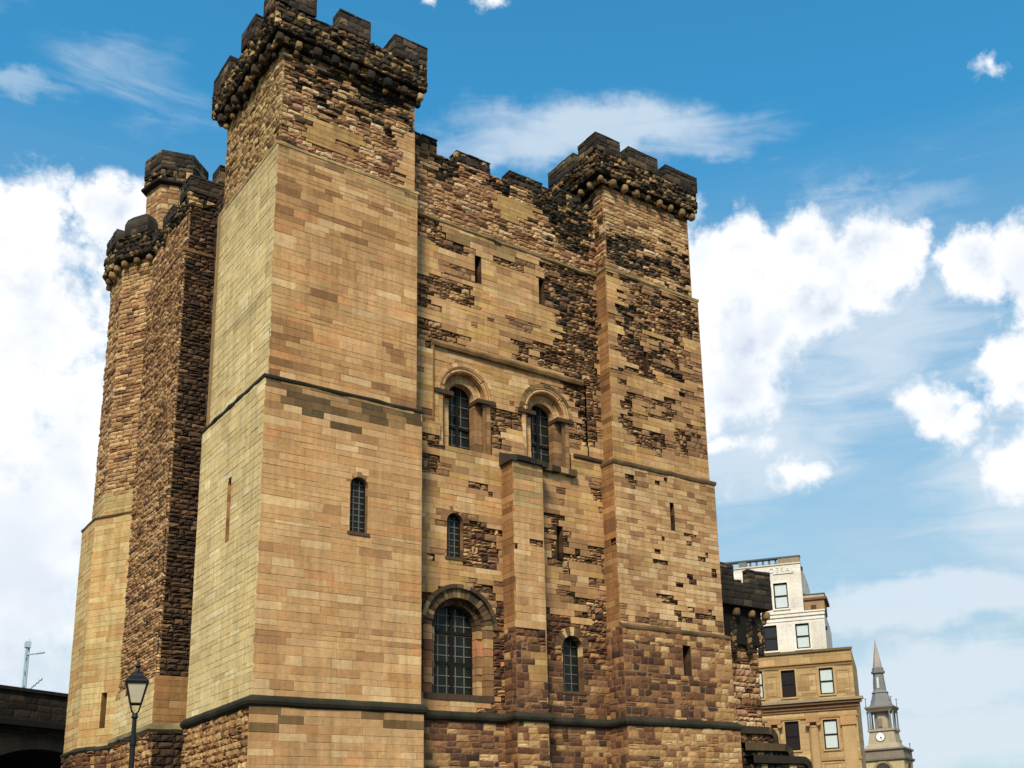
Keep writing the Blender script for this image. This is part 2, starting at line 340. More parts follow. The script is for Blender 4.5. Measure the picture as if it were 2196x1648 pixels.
def wall(mb, F, u0, u1, z0, z1, style, rowh=(.19, .26), ops=(), seed=1):
    rng = random.Random(seed); v = z0
    marks = sorted([x for o in ops for x in (o.zb, o.zt if not o.arch else o.zb) if z0 < x < z1] + [z1])
    while v < z1 - 1e-4:
        rh = rowh(v) if callable(rowh) else rowh
        h = rng.uniform(*rh); nxt = min(x for x in marks if x > v + 1e-4)
        if v + h > nxt - .09: h = nxt - v if nxt - v < .36 else (nxt - v) / 2
        top = v + h
        blocks = sorted(x for x in (o.span(v, top) for o in ops) if x)
        ivs = []; a = u0
        for (p, q) in blocks:
            if p > a + .01: ivs.append((a, min(p, u1)))
            a = max(a, q)
        if a < u1 - .01: ivs.append((a, u1))
        for (p, q) in ivs:
            u = p
            while u < q - 1e-4:
                st = style(min(u + .2, (u + q) / 2), (v + top) / 2, rng)
                L = rng.uniform(*st.L)
                if q - u - L < st.L[0] * .6: L = q - u if q - u < st.L[1] * 1.25 else (q - u) * .5
                if st.split and rng.random() < st.split and h > .15:
                    mid = v + h * rng.uniform(.4, .6); stone(mb, F, u, u + L, v, mid, st, rng); stone(mb, F, u, u + L, mid, top, st, rng)
                else: stone(mb, F, u, u + L, v, top, st, rng)
                u += L
        v = top
FS = lambda y: ((0, y, 0), (1, 0, 0), (0, -1, 0))          # faces south, u = x
FWs = lambda x: ((x, 0, 0), (0, -1, 0), (-1, 0, 0))         # faces west,  u = -y
FE = lambda x: ((x, 0, 0), (0, 1, 0), (1, 0, 0))            # faces east,  u = y
FN = lambda y: ((0, y, 0), (-1, 0, 0), (0, 1, 0))           # faces north, u = -x
def const(st): return lambda u, v, r: st
def masonry_box(mb, x0, x1, y0, y1, z0, z1, style, rowh=(.3, .42), seed=1, sides='SWEN', caps=True, capcol=(38, 33, 27)):
    sf = style if callable(style) else const(style)
    if 'S' in sides: wall(mb, FS(y0), x0, x1, z0, z1, sf, rowh, (), seed)
    if 'W' in sides: wall(mb, FWs(x0), -y1, -y0, z0, z1, sf, rowh, (), seed + 1)
    if 'E' in sides: wall(mb, FE(x1), y0, y1, z0, z1, sf, rowh, (), seed + 2)
    if 'N' in sides: wall(mb, FN(y1), -x1, -x0, z0, z1, sf, rowh, (), seed + 3)
    if caps:
        i = .16; mb.box((x0 + i, y0 + i, z0 + .004), (x1 - i, y1 - i, z1 - .004), lin(capcol))
def sweep(mb, pts, prof, col, seed=3, step=.38, jit=.02, closed=False):
    # moulding along a plan path; outward lies to the right of the direction of travel; prof = [(out, z)...]
    rng = random.Random(seed); P = [Vector((p[0], p[1])) for p in pts]; n = len(P)
    nr = []
    for i in range(n - 1 + (1 if closed else 0)):
        d = (P[(i + 1) % n] - P[i]).normalized(); nr.append(Vector((d.y, -d.x)))
    def mitre(i):
        if closed: a, b = nr[i - 1], nr[i % len(nr)]
        elif i == 0: return nr[0]
        elif i == n - 1: return nr[-1]
        else: a, b = nr[i - 1], nr[i]
        s = a + b; return s / max(.2, (s.dot(a)))
    cnt = n if closed else n - 1
    for i in range(cnt):
        A, B = P[i], P[(i + 1) % n]; ma, mb_ = mitre(i), mitre((i + 1) % n if closed else i + 1)
        k = max(1, int((B - A).length / step)); vs = []; fs = []; cc = []
        for t in range(k + 1):
            f = t / k; c = A.lerp(B, f); mm = ma.lerp(mb_, f); jo = rng.uniform(-jit, jit) if 0 < t < k else 0; jz = rng.uniform(-jit, jit) if 0 < t < k else 0
            f_ = 1 + rng.uniform(-.3, .5)
            for (o, z) in prof:
                q = c + mm * (o + (jo if o > .02 else 0)); vs.append((q.x, q.y, z + (jz if o > .02 else 0))); cc.append(tuple(x * f_ for x in col))
        m_ = len(prof)
        for t in range(k):
            for q in range(m_ - 1):
                fs.append((t * m_ + q, (t + 1) * m_ + q, (t + 1) * m_ + q + 1, t * m_ + q + 1))
        fs.append(tuple(range(m_ - 1, -1, -1))); fs.append(tuple(k * m_ + q for q in range(m_)))
        mb.add(vs, fs, cc)
def corbel_mesh(mb, x, y, z, out, r, rng, col, blk=.7):
    # a rounded weathered stone bracket, longer outwards than wide
    side = Vector((-out[1], out[0])); n, k = 12, 8; vs = []; fs = []
    for i in range(k + 1):
        ph = math.pi * i / k
        for j in range(n):
            th = 2 * math.pi * j / n
            sp = lambda x: math.copysign(abs(x) ** blk, x)
            a = sp(math.sin(ph)) * sp(math.cos(th)) * r * .9; b = sp(math.sin(ph)) * sp(math.sin(th)) * r * 1.2; c = sp(math.cos(ph)) * r * 1.1
            f = 1 + rng.uniform(-.06, .06); a *= f; b *= f; c *= f
            vs.append((x + side.x * a + out[0] * b, y + side.y * a + out[1] * b, z + c))
    for i in range(k):
        for j in range(n):
            q = (j + 1) % n; fs.append((i * n + j, (i + 1) * n + j, (i + 1) * n + q, i * n + q))
    mb.add(vs, fs, col)
def add_corbels(parent, spots, r, pal, seed, two=.25, blk=.72):
    rng = random.Random(seed)
    for (x, y, z, ox, oy) in spots:
        mb = MB(); corbel_mesh(mb, x, y, z, (ox, oy), r * rng.uniform(.8, 1.12), rng, pick(pal, rng, .15), blk)
        if rng.random() < two: corbel_mesh(mb, x - ox * .14, y - oy * .14, z - r * 1.5, (ox, oy), r * .7, rng, pick(SOOT2, rng, .15))
        mb.build('corbel', M_STONE, parent, True)
def add_merlon(parent, x0, x1, y0, y1, z0, z1, seed, st=None, name='merlon'):
    rng = random.Random(seed); q = lambda k=.03: rng.uniform(-k, k)
    dx, dy = q(), q(.015); x0 += dx; x1 += dx + q(.02); y0 += dy; y1 += dy; z1 += q(.045)
    mb = MB(); masonry_box(mb, x0, x1, y0, y1, z0, z1 - .06, st or S_MERL, (.19, .3), seed)
    c = lin((62, 55, 46)); zt = z1 - .062; n = max(2, int((x1 - x0) / .45)); m_ = max(1, int((y1 - y0) / .5))
    for a in range(n):                                   # worn coping slabs
        for b in range(m_):
            xa, xb = x0 + (x1 - x0) * a / n, x0 + (x1 - x0) * (a + 1) / n; ya, yb = y0 + (y1 - y0) * b / m_, y0 + (y1 - y0) * (b + 1) / m_; h = .075 + q(.03); g = .012
            lo = [(xa + g + q(.012), ya + g - .015 + q(.012)), (xb - g + q(.012), ya + g - .015 + q(.012)), (xb - g + q(.012), yb - g + .015), (xa + g + q(.012), yb - g + .015)]
            vs = [(p[0], p[1], zt) for p in lo] + [(p[0], p[1], zt + h * .55) for p in lo]
            cx_, cy_ = (xa + xb) / 2, (ya + yb) / 2; vs += [(cx_ + (p[0] - cx_) * .82, cy_ + (p[1] - cy_) * .82, zt + h + q(.012)) for p in lo]
            fs = [(3, 2, 1, 0), (8, 9, 10, 11)]
            for k in range(4):
                w = (k + 1) % 4; fs += [(k, w, 4 + w, 4 + k), (4 + k, 4 + w, 8 + w, 8 + k)]
            f = 1 + q(.25); mb.add(vs, fs, (c[0] * f, c[1] * f, c[2] * f))
    mb.box((x0 + .05, y0 + .05, z1 - .4), (x1 - .05, y1 - .05, zt - .002), c)
    return mb.build(name, M_STONE, parent)

# ------------------------------------------------------------------ arched and square openings
def arc(uc, zs, r, n, a0=0.0, a1=math.pi): return [(uc + r * math.cos(a1 + (a0 - a1) * i / n), zs + r * math.sin(a1 + (a0 - a1) * i / n)) for i in range(n + 1)]
def outline(uc, h, zb, zs, arch, n=16):
    if arch: return [(uc - h, zb)] + arc(uc, zs, h, n) + [(uc + h, zb)]
    return [(uc - h, zb), (uc - h, zs), (uc + h, zs), (uc + h, zb)]
def PF(F):
    O, U, N = F
    return lambda u, v, n: (O[0] + U[0] * u + N[0] * n, O[1] + U[1] * u + N[1] * n, v + O[2])
def reveal(mb, F, pts, d0, d1, pal, rng, sill=True):
    P = PF(F); L = list(pts)
    for i in range(len(L) - 1 + (1 if sill else 0)):
        a, b = L[i], L[(i + 1) % len(L)]
        ln = math.hypot(a[0] - b[0], a[1] - b[1]); k = max(1, int(ln / .24))
        for t in range(k):
            p = (a[0] + (b[0] - a[0]) * t / k, a[1] + (b[1] - a[1]) * t / k); q = (a[0] + (b[0] - a[0]) * (t + 1) / k, a[1] + (b[1] - a[1]) * (t + 1) / k)
            mb.quad(P(*p, -d0), P(*p, -d1), P(*q, -d1), P(*q, -d0), pick(pal, rng, .12))
def ring(mb, F, uc, zs, r0, r1, front, back, n, pal, rng, dr=.01, a0=0.0, a1=math.pi, gap=.012, skip=()):
    P = PF(F)
    for i in range(n):
        if i in skip: continue
        t0 = a0 + (a1 - a0) * i / n; t1 = a0 + (a1 - a0) * (i + 1) / n; g = gap / r1 / 2; f = front + rng.uniform(-dr, dr); c = pick(pal, rng, .12)
        sub = 2; vs = []
        for k in range(sub + 1):
            t = t0 + g + (t1 - t0 - 2 * g) * k / sub
            for r in (r0, r1):
                for d in (f, -back): vs.append(P(uc + r * math.cos(t), zs + r * math.sin(t), d))
        fs = []
        for k in range(sub):
            o = k * 4; p = o + 4           # order per step: r0 front, r0 back, r1 front, r1 back
            fs += [(o + 0, p + 0, p + 2, o + 2)[::-1], (o + 2, p + 2, p + 3, o + 3)[::-1], (o + 1, p + 1, p + 0, o + 0)[::-1]]
        fs += [(0, 1, 3, 2)[::-1], (sub * 4, sub * 4 + 1, sub * 4 + 3, sub * 4 + 2)]
        mb.add(vs, fs, c)
    ts = [a0 + (a1 - a0) * i / 24 for i in range(25)]  # mortar bed behind the voussoirs
    for i in range(24):
        q = [P(uc + r * math.cos(t), zs + r * math.sin(t), front - .025) for r, t in ((r0, ts[i]), (r1, ts[i]), (r1, ts[i + 1]), (r0, ts[i + 1]))]
        mb.quad(*q, lin((96, 70, 46)))
def roll(mb, F, uc, zs, r, depth, rad, pal, rng, n=14, seg=7):
    P = PF(F)
    for s in range(seg):
        pts = [P(uc + r * math.cos(math.pi * (s + k / 4) / seg), zs + r * math.sin(math.pi * (s + k / 4) / seg), depth) for k in range(5)]
        mb.tube(pts, rad, 8, pick(pal, rng, .08), False)
def glazing(F, parent, uc, h, zb, zs, arch, depth, bars=(2, 6), frame=.05, mull=False, trans=(), lead=M_LEAD, rr=.012):
    P = PF(F); pts = outline(uc, h, zb, zs, arch)
    pm = MB(); pm.add([P(u, v, -depth) for u, v in pts], [tuple(range(len(pts)))[::-1]], (.02, .02, .02)); pm.build('pane', M_GLASS, parent)
    rq = random.Random(int(uc * 97 + zb * 31)); qn, qz = bars; tp = zs + (h if arch else 0); gp = MB()
    for a in range(qn):
        for b in range(qz):
            ua, ub = uc - h + 2 * h * a / qn, uc - h + 2 * h * (a + 1) / qn; za, zb_c = zb + (tp - zb) * b / qz, zb + (tp - zb) * (b + 1) / qz
            if arch and max((ua - uc) ** 2, (ub - uc) ** 2) + max(0, zb_c - zs) ** 2 > h * h: continue
            t = lambda: -depth + .008 + rq.uniform(0, .014)
            gp.quad(P(ua + .003, za + .003, t()), P(ub - .003, za + .003, t()), P(ub - .003, zb_c - .003, t()), P(ua + .003, zb_c - .003, t()), (.02, .02, .02))
    if gp.v: gp.build('pane', M_GLASS, parent)
    fm = MB()
    inn = outline(uc, h - frame, zb + frame, zs - (0 if arch else frame), arch)
    for i in range(len(pts)):
        k = (i + 1) % len(pts); a, b, c, d = pts[i], pts[k], inn[k], inn[i]
        fm.quad(P(*a, -depth + .05), P(*b, -depth + .05), P(*c, -depth + .05), P(*d, -depth + .05), (.02, .02, .02))
        fm.quad(P(*d, -depth + .05), P(*c, -depth + .05), P(*c, -depth), P(*d, -depth), (.02, .02, .02))
    fr = lambda a, n, z: P(a, z, n)
    top = zs + (h if arch else 0)
    if mull: fm.box((uc - .05, -depth + .002, zb), (uc + .05, -depth + .075, top - .02), (.02,) * 3, fr)
    for z in trans: fm.box((uc - h * .98, -depth + .002, z - .05), (uc + h * .98, -depth + .07, z + .05), (.02,) * 3, fr)
    fm.build('frame', M_WOOD, parent)
    gm = MB(); nx, nz_ = bars
    for i in range(1, nx):
        u = uc - h + 2 * h * i / nx
        w = top if not arch else zs + math.sqrt(max(0, h * h - (u - uc) ** 2))
        gm.box((u - rr, -depth + .0, zb + .03), (u + rr, -depth + .03, w - .03), (.3,) * 3, fr)
    for i in range(1, nz_):
        z = zb + (top - zb) * i / nz_
        w = h if z <= zs or not arch else math.sqrt(max(0, h * h - (z - zs) ** 2))
        gm.box((uc - w + .02, -depth + .006, z - rr), (uc + w - .02, -depth + .034, z + rr), (.3,) * 3, fr)
    if nx > 1 or nz_ > 1: gm.build('glazing_bars', lead, parent)
def arrow_slit(F, parent, uc, h, zb, zt, depth, pal, seed, arch=False, label=None, name='arrow_slit'):
    rng = random.Random(seed); mb = MB(); pts = outline(uc, h, zb, zt, arch, 8); reveal(mb, F, pts, -.002, depth, pal, rng)
    P = PF(F); mb.add([P(u, v, -depth) for u, v in pts], [tuple(range(len(pts)))[::-1]], lin((30, 24, 18)))  # back of the slit: darkness of the interior put into its colour
    return mb.build(name, M_STONE, parent, label=label)
# ================================================================== GROUND
gm = MB(); s = 3000; gm.quad((-s, -s, GZ), (s, -s, GZ), (s, s, GZ), (-s, s, GZ), (.1, .1, .1))
g_mat = plain('street_asphalt', (92, 88, 82), .9, 0, 1, .3, .3, .8)
go = gm.build('ground', g_mat); go['kind'] = 'structure'; go['label'] = 'grey paved street around the keep'

# ================================================================== THE KEEP
keep = thing('castle_keep', (9, 8, GZ), 'tall square medieval castle keep of tan sandstone with blackened battlements', 'castle')
CAP_D = lin((48, 44, 33)); CAP_O = lin((118, 104, 72)); CAP_L = lin((176, 150, 104))
def decay(u, v, P, rng, soft=.3):
    # how far stone decay has gone here: patches with noisy, fading borders
    uu = u + .35 * NZ(u * .9, v * 1.7, 3.3); vv = v + .3 * NZ(u * .8, v * 1.5, 9.1); best = 0.0
    for (x0, x1, z0, z1, p) in P:
        d = min(uu - x0, x1 - uu, (vv - z0) * 1.3, (z1 - vv) * 1.3)
        best = max(best, p * max(0.0, min(1.0, .5 + d / soft)))
    return best + .30 * NZ(u * 2.0, v * 5.5, 1.7) + .16 * NZ(u * 6, v * 11, 4.1) + rng.uniform(-.16, .16)
def nearpatch(u, v, P, rng, soft=.3): return decay(u, v, P, rng, soft) > .5
# ---- near corner tower
win_t1 = Op(3.0, .28, 8.3, 9.75); slit_t1 = Op(-2.5, .15, 8.2, 10.0)
def st_t1s(u, v, r):
    if v > 20.5:
        if 1.0 < u < 2.25 and 20.95 < v < 21.95: return S_PATCH
        if u > 4.35 and v < 22.8: return S_ASH_S
        if v > 22.5 + 1.0 * NZ(u * .9, 3) and r.random() < .45: return S_SOOT2
        if u > 2.6 and v > 22.2 and r.random() < .5: return S_SOOT2
        return S_WEATH
    if v > 12.63:
        if v > 19.9 and r.random() < .4: return S_STAIN2
        return S_ASH_S2 if NZ(u * .5, v * .4, 5) > -.12 else S_ASH_S
    if v > 11.4 and r.random() < (v - 11.3) * .8: return S_STAIN
    if v > 3.1: return S_ASH_S
    if v > 2.2 and r.random() < .4: return S_STAIN
    return S_ASH_S
S_PATCH = St([(3, (180, 142, 88)), (2, (170, 130, 80)), (1, (190, 154, 98))], (.6, 1.2), .002)
S_STAIN2 = St([(2, (168, 136, 92)), (2, (180, 148, 100)), (1, (140, 110, 74))], (.5, 1.1))
def st_t1w(u, v, r): return S_WEATH_W if v > 20.5 else S_ASH_W
t = MB()
wall(t, FS(-.06), -.06, 5.16, GZ, 3.1, st_t1s, (.19, .26), (), 11)
wall(t, FWs(-.06), -5.36, .06, GZ, 3.1, const(S_ROCK), (.15, .24), (), 12)
wall(t, FS(0), 0, 5.1, 3.1, 12.63, st_t1s, (.13, .29), (win_t1,), 13)
wall(t, FWs(0), -5.3, 0, 3.1, 12.63, st_t1w, (.13, .29), (slit_t1,), 14)
wall(t, FS(.13), .13, 4.97, 12.63, 20.5, st_t1s, (.13, .28), (), 15)
wall(t, FWs(.13), -5.17, -.13, 12.63, 20.5, st_t1w, (.13, .28), (), 16)
wall(t, FS(.2), .2, 4.9, 20.5, 24.2, st_t1s, (.11, .19), (), 17)
wall(t, FWs(.2), -5.1, -.2, 20.5, 24.2, st_t1w, (.11, .19), (), 18)
wall(t, FE(5.1), 0, 1.1, GZ, 12.63, const(S_ASH_S), (.19, .26), (), 19)
wall(t, FE(4.97), .13, 1.2, 12.63, 20.5, const(S_ASH_S), (.19, .26), (), 20)
wall(t, FE(4.9), .2, 5.1, 20.5, 24.2, const(S_WEATH), (.14, .22), (), 21)
wall(t, FN(5.1), -4.9, -.2, 20.5, 24.2, const(S_WEATH), (.16, .24), (), 22)
t.box((.75, .75, GZ), (4.8, 5.0, 24.1), lin((30, 25, 20)))  # unseen core box, added to block light inside the tower
t.box((.1, 5.0, GZ), (5.0, 5.25, 20.5), lin((150, 120, 80)))
T1 = t.build('corner_tower', M_STONE, keep, label='clean restored near corner tower of pale ashlar')
s = MB(); sweep(s, [(.13, 5.3), (.0, 5.3), (0, 0), (5.1, 0), (5.1, 1.0)][1:], [(-.02, 12.52), (.03, 12.55), (.045, 12.6), (.04, 12.64), (-.2, 12.74)], lin((52, 45, 34)), 4)
s.build('string_course', M_STONE, T1)
s = MB(); sweep(s, [(.13, 5.17), (.13, .13), (4.97, .13), (4.97, 1.0)], [(-.02, 20.42), (.02, 20.45), (.03, 20.53), (-.12, 20.62)], CAP_L, 5); s.build('weathered_ledge', M_STONE, T1)
pm = MB(); masonry_box(pm, -.25, 5.15, -.25, 5.55, 24.35, 25.3, S_SOOT3, (.13, .22), 31); masonry_box(pm, -.06, 5.0, -.06, 5.35, 24.05, 24.35, S_SOOT3, (.15, .2), 35)
pm.build('parapet', M_STONE, T1)
add_corbels(T1, [(x, -.02, 24.12, 0, -1) for x in [0, .62, 1.24, 1.86, 2.5, 3.1, 3.72, 4.34, 4.95]] + [(-.02, y, 24.12, -1, 0) for y in [.6, 1.22, 1.84, 2.46, 3.1, 3.7, 4.3, 4.95]], .135, SOOT2 + [(4, (70, 58, 44))], 41, .7, .4)
zt = 26.05
for i, (x0, x1, y0, y1) in enumerate([(-.25, 1.1, -.25, .85), (1.9, 3.05, -.25, .3), (3.88, 5.15, -.25, .8), (-.25, .3, 1.55, 2.8), (-.25, .9, 3.95, 5.55), (1.9, 3.05, 5.0, 5.55), (4.0, 5.15, 4.2, 5.55), (4.6, 5.15, 1.7, 3.0)]):
    add_merlon(T1, x0, x1, y0, y1, 25.305, zt, 50 + i * 5)
# ---- far (right) corner tower
sl_a = Op(15.9, .19, 4.9, 6.0, False); sl_b = Op(15.72, .1, 10.35, 11.3); sl_c = Op(14.92, .09, 16.45, 17.45, False)
T3P = [(13.3, 14.2, 18.2, 19.3, .6), (16.2, 17.8, 22.0, 23.0, .5), (14.2, 15.6, 18.4, 19.4, .7), (13.4, 14.0, 15.6, 16.6, .6), (14.6, 15.6, 14.6, 15.6, .5), (16.6, 17.8, 14.0, 15.0, .5), (13.35, 15.2, 20.9, 22.3, .95), (15.2, 17.5, 20.6, 21.9, .55), (13.5, 16.0, 19.2, 20.5, .6), (15, 17.9, 18.6, 20.3, .65), (13.4, 14.9, 17.0, 18.9, .62), (14.0, 15.4, 16.2, 17.6, .75), (15.2, 17.0, 16.6, 18.8, .55),
       (16.4, 17.9, 15.4, 18.2, .35), (13.5, 14.4, 13.9, 15.6, .7), (14.2, 15.8, 13.4, 14.2, .6), (15.4, 16.4, 14.7, 15.7, .8), (16.0, 17.2, 13.6, 14.7, .6), (17.5, 17.9, 12.8, 15.5, .45), (14.6, 16.2, 22.2, 23.2, .3)]
T3D = [(13.4, 14.1, 11.7, 12.6, .5), (15.1, 16.2, 11.9, 12.4, .35), (14.8, 15.3, 9.8, 10.1, .9), (14.8, 15.25, 9.1, 9.4, .9), (16.4, 16.8, 10.0, 10.3, .9), (16.8, 17.4, 9.3, 9.6, .9), (16.0, 16.5, 8.5, 8.75, .9), (14.6, 15.6, 7.55, 7.85, .9),
       (15.4, 16.6, 6.9, 7.3, .6), (16.8, 17.5, 7.0, 7.5, .6), (16.0, 16.3, 7.3, 7.6, .9), (17.2, 18.0, 8.6, 9.3, .4)]
def st_t3(u, v, r):
    if v > 20.5:
        if nearpatch(u, v, T3P, r): return S_BLACK
        if v > 22.6: return S_T3TOP
        return S_WEATH if r.random() < .55 else S_T3TOP
    if v > 12.63:
        k = decay(u, v, T3P, r)
        if k > .5: return S_BLACK if (v > 16 and NZ(u * .8, v * .8, 2) > .12) else S_ERODE
        if k > .32: return S_SOFT
        if k > .16: return S_TINT
        return S_ERODE if r.random() < .02 else (S_ASH_S if r.random() < .6 else S_YEL)
    if v > 6.5:
        if nearpatch(u, v, T3D, r, .2): return S_ERODE
        if v < 7.3 and r.random() < (7.3 - v) * .7: return S_SOFT
        return S_ERODE if r.random() < .012 else S_PALE3
    if v > 3.1:
        if u > 17.1 + .3 * NZ(v * 2, 1): return S_RUB_T
        k = .9 - max(0, v - 4.6) * .28 + .5 * NZ(u * .9, v * 1.4, 6)
        return S_RUB if r.random() < k else S_RUB_T
    return S_RUB if (u < 14.5 and r.random() < .4) else S_RUB_T
S_T3TOP = St([(3, (186, 146, 100)), (2, (168, 128, 86)), (1.5, (204, 168, 122)), (1, (140, 100, 68)), (.5, (110, 78, 54))], (.25, .7), .018, .016, 0, .012, .04, (104, 76, 50), jit=.1)
S_YEL = St([(3, (190, 150, 92)), (2, (204, 166, 108)), (2, (176, 136, 80))], (.3, .9))
S_PALE3 = St([(3, (196, 156, 108)), (3, (184, 142, 96)), (2, (208, 172, 126)), (1.3, (168, 124, 84)), (.6, (150, 108, 74))], (.26, .7), .006, joint=.01)
t = MB()
wall(t, FS(.05), 12.95, 18.25, GZ, 3.1, st_t3, (.16, .3), (), 61)
wall(t, FS(.12), 12.97, 18.15, 3.1, 6.5, st_t3, (.17, .3), (sl_a,), 62)
wall(t, FS(.27), 13.0, 18.0, 6.5, 12.63, st_t3, (.15, .22), (sl_b,), 63)
wall(t, FS(.4), 13.13, 17.88, 12.63, 20.5, st_t3, (.13, .24), (sl_c,), 64)
wall(t, FS(.47), 13.2, 17.64, 20.5, 24.3, st_t3, (.12, .19), (), 65)
def st_ret(u, v, r): return S_ERODE if r.random() < .03 else (S_OR if v > 6.4 else S_RUB)
wall(t, FWs(12.95), -1.1, -.05, GZ, 3.1, const(S_RUB), (.2, .3), (), 66)
wall(t, FWs(12.97), -1.1, -.12, 3.1, 6.5, const(S_RUB), (.18, .28), (), 67)
wall(t, FWs(13.0), -1.1, -.27, 6.5, 12.63, st_ret, (.18, .26), (), 68)
wall(t, FWs(13.13), -1.2, -.4, 12.63, 20.5, st_ret, (.18, .26), (), 69)
wall(t, FWs(13.2), -5.3, -.47, 20.5, 24.3, lambda u, v, r: S_SOOT2 if u < -1.1 else S_WEATH, (.14, .22), (), 70)
for x, z0, z1, y0 in ((18.25, GZ, 3.1, .05), (18.15, 3.1, 6.5, .12), (18.0, 6.5, 12.63, .27), (17.88, 12.63, 20.5, .4), (17.64, 20.5, 24.3, .47)):
    wall(t, FE(x), y0, 5.5, z0, z1, const(S_RUB_T), (.22, .34), (), int(71 + z1))
t.box((13.7, 1.0, GZ), (17.4, 5.4, 24.2), lin((30, 25, 20)))  # hidden core added here too, so light cannot leak through
T3 = t.build('corner_tower', M_STONE, keep, label='patchy eroded right-hand corner tower')
s = MB(); sweep(s, [(13.0, 1.0), (13.0, .27), (18.0, .27), (18.0, 5.5)], [(-.02, 12.48), (.035, 12.52), (.06, 12.6), (.05, 12.66), (-.15, 12.76)], lin((96, 76, 50)), 6); s.build('string_course', M_STONE, T3)
s = MB(); sweep(s, [(13.13, 1.0), (13.13, .4), (17.88, .4), (17.88, 5.5)], [(-.02, 20.4), (.03, 20.44), (.04, 20.54), (-.12, 20.64)], lin((150, 128, 86)), 7); s.build('weathered_ledge', M_STONE, T3)
s = MB(); sweep(s, [(13.0, 1.0), (12.97, .12), (18.15, .12), (18.15, 5.5)][1:], [(-.02, 6.38), (.04, 6.42), (.05, 6.5), (-.2, 6.64)], lin((104, 78, 52)), 8); s.build('weathered_ledge', M_STONE, T3)
pm = MB(); masonry_box(pm, 12.66, 17.95, .08, 5.7, 24.4, 25.35, S_SOOT3, (.13, .22), 81); masonry_box(pm, 12.98, 17.75, .28, 5.5, 24.15, 24.4, S_SOOT2, (.15, .2), 85); pm.build('parapet', M_STONE, T3)
BALL = [(3, (132, 104, 70)), (2, (100, 78, 54)), (2, (158, 128, 88)), (1, (70, 56, 40))]
add_corbels(T3, [(x, .27, 24.2, 0, -1) for x in [12.95, 13.55, 14.15, 14.75, 15.35, 15.95, 16.55, 17.15, 17.72]] + [(12.93, y, 24.2, -1, 0) for y in [.85, 1.45, 2.05, 2.7, 3.3, 4.0, 4.7]], .135, BALL, 91)
for i, (x0, x1, y0, y1) in enumerate([(12.66, 13.9, .08, 1.25), (14.25, 15.8, .08, .62), (16.2, 17.95, .08, .9), (12.66, 13.2, 1.62, 3.4), (12.66, 13.8, 4.3, 5.7), (16.7, 17.95, 4.5, 5.7), (17.4, 17.95, 1.9, 3.4)]):
    add_merlon(T3, x0, x1, y0, y1, 25.355, 26.08, 100 + i * 5)
# ---- window wall between the towers
wA = Op(7.33, 1.0, 12.1, 14.1); wB = Op(10.66, 1.0, 12.15, 14.15); wBig = Op(6.99, 1.27, 3.85, 6.0)
wSm = Op(11.45, .43, 4.2, 5.7); wM1 = Op(6.86, .3, 8.3, 9.5); wM2 = Op(11.05, .13, 8.8, 10.0, False)
sl1 = Op(7.84, .13, 18.45, 19.5, False); sl2 = Op(10.55, .12, 18.4, 19.45, False)
WP = [(6.3, 7.6, 18.3, 18.9, .45), (8.6, 10.0, 19.4, 19.9, .55), (8.2, 10.4, 17.0, 17.6, .4), (5.1, 5.9, 12.9, 13.4, .6), (7.2, 8.6, 10.6, 11.0, .45), (10.4, 11.6, 10.9, 11.5, .45), (6.3, 6.6, 8.2, 9.9, .65), (5.3, 6.2, 8.0, 8.6, .45), (7.4, 8.6, 7.0, 7.6, .5), (9.9, 10.6, 12.9, 13.6, .55), (5.1, 6.4, 19.5, 20.3, .9), (6.2, 7.5, 19.2, 19.8, .75), (5.1, 6.1, 16.95, 18.0, .8), (5.8, 7.75, 17.5, 18.25, .85), (5.1, 6.1, 15.5, 16.5, .95), (5.9, 7.4, 15.75, 16.25, .75),
      (10.5, 13.1, 18.6, 20.4, .8), (11.0, 13.1, 15.2, 19.0, .88), (10.3, 11.8, 15.9, 17.0, .75), (9.2, 10.1, 15.95, 16.8, .9), (11.9, 13.1, 13.4, 15.6, .88), (8.25, 8.75, 12.3, 13.8, .85), (8.7, 9.8, 13.3, 14.2, .75),
      (5.2, 6.4, 11.8, 12.4, .85), (5.1, 6.3, 11.1, 11.5, .9), (11.9, 13.1, 13.2, 13.8, .6), (12.5, 13.1, 11.0, 12.1, .75), (7.15, 8.7, 8.1, 9.6, .72), (6.2, 7.5, 8.2, 9.3, .6), (10.5, 11.4, 8.4, 10.4, .8), (11.2, 12.0, 8.6, 9.5, .5), (12.2, 13.1, 8.1, 9.6, .8),
      (10.4, 13.1, 7.0, 7.9, .45), (11.9, 13.1, 6.2, 7.8, .8), (5.1, 5.35, 14.5, 14.9, 1), (5.1, 5.4, 13.6, 13.85, 1), (8.6, 9.2, 7.0, 7.4, .4)]
WSOOT = [(6.1, 7.1, 22.1, 23.2, .9), (8.3, 9.4, 22.5, 23.2, .9), (10.4, 13.1, 22.0, 23.2, .8), (11.3, 13.1, 21.0, 22.4, .8), (5.1, 13.1, 22.85, 23.2, .5)]
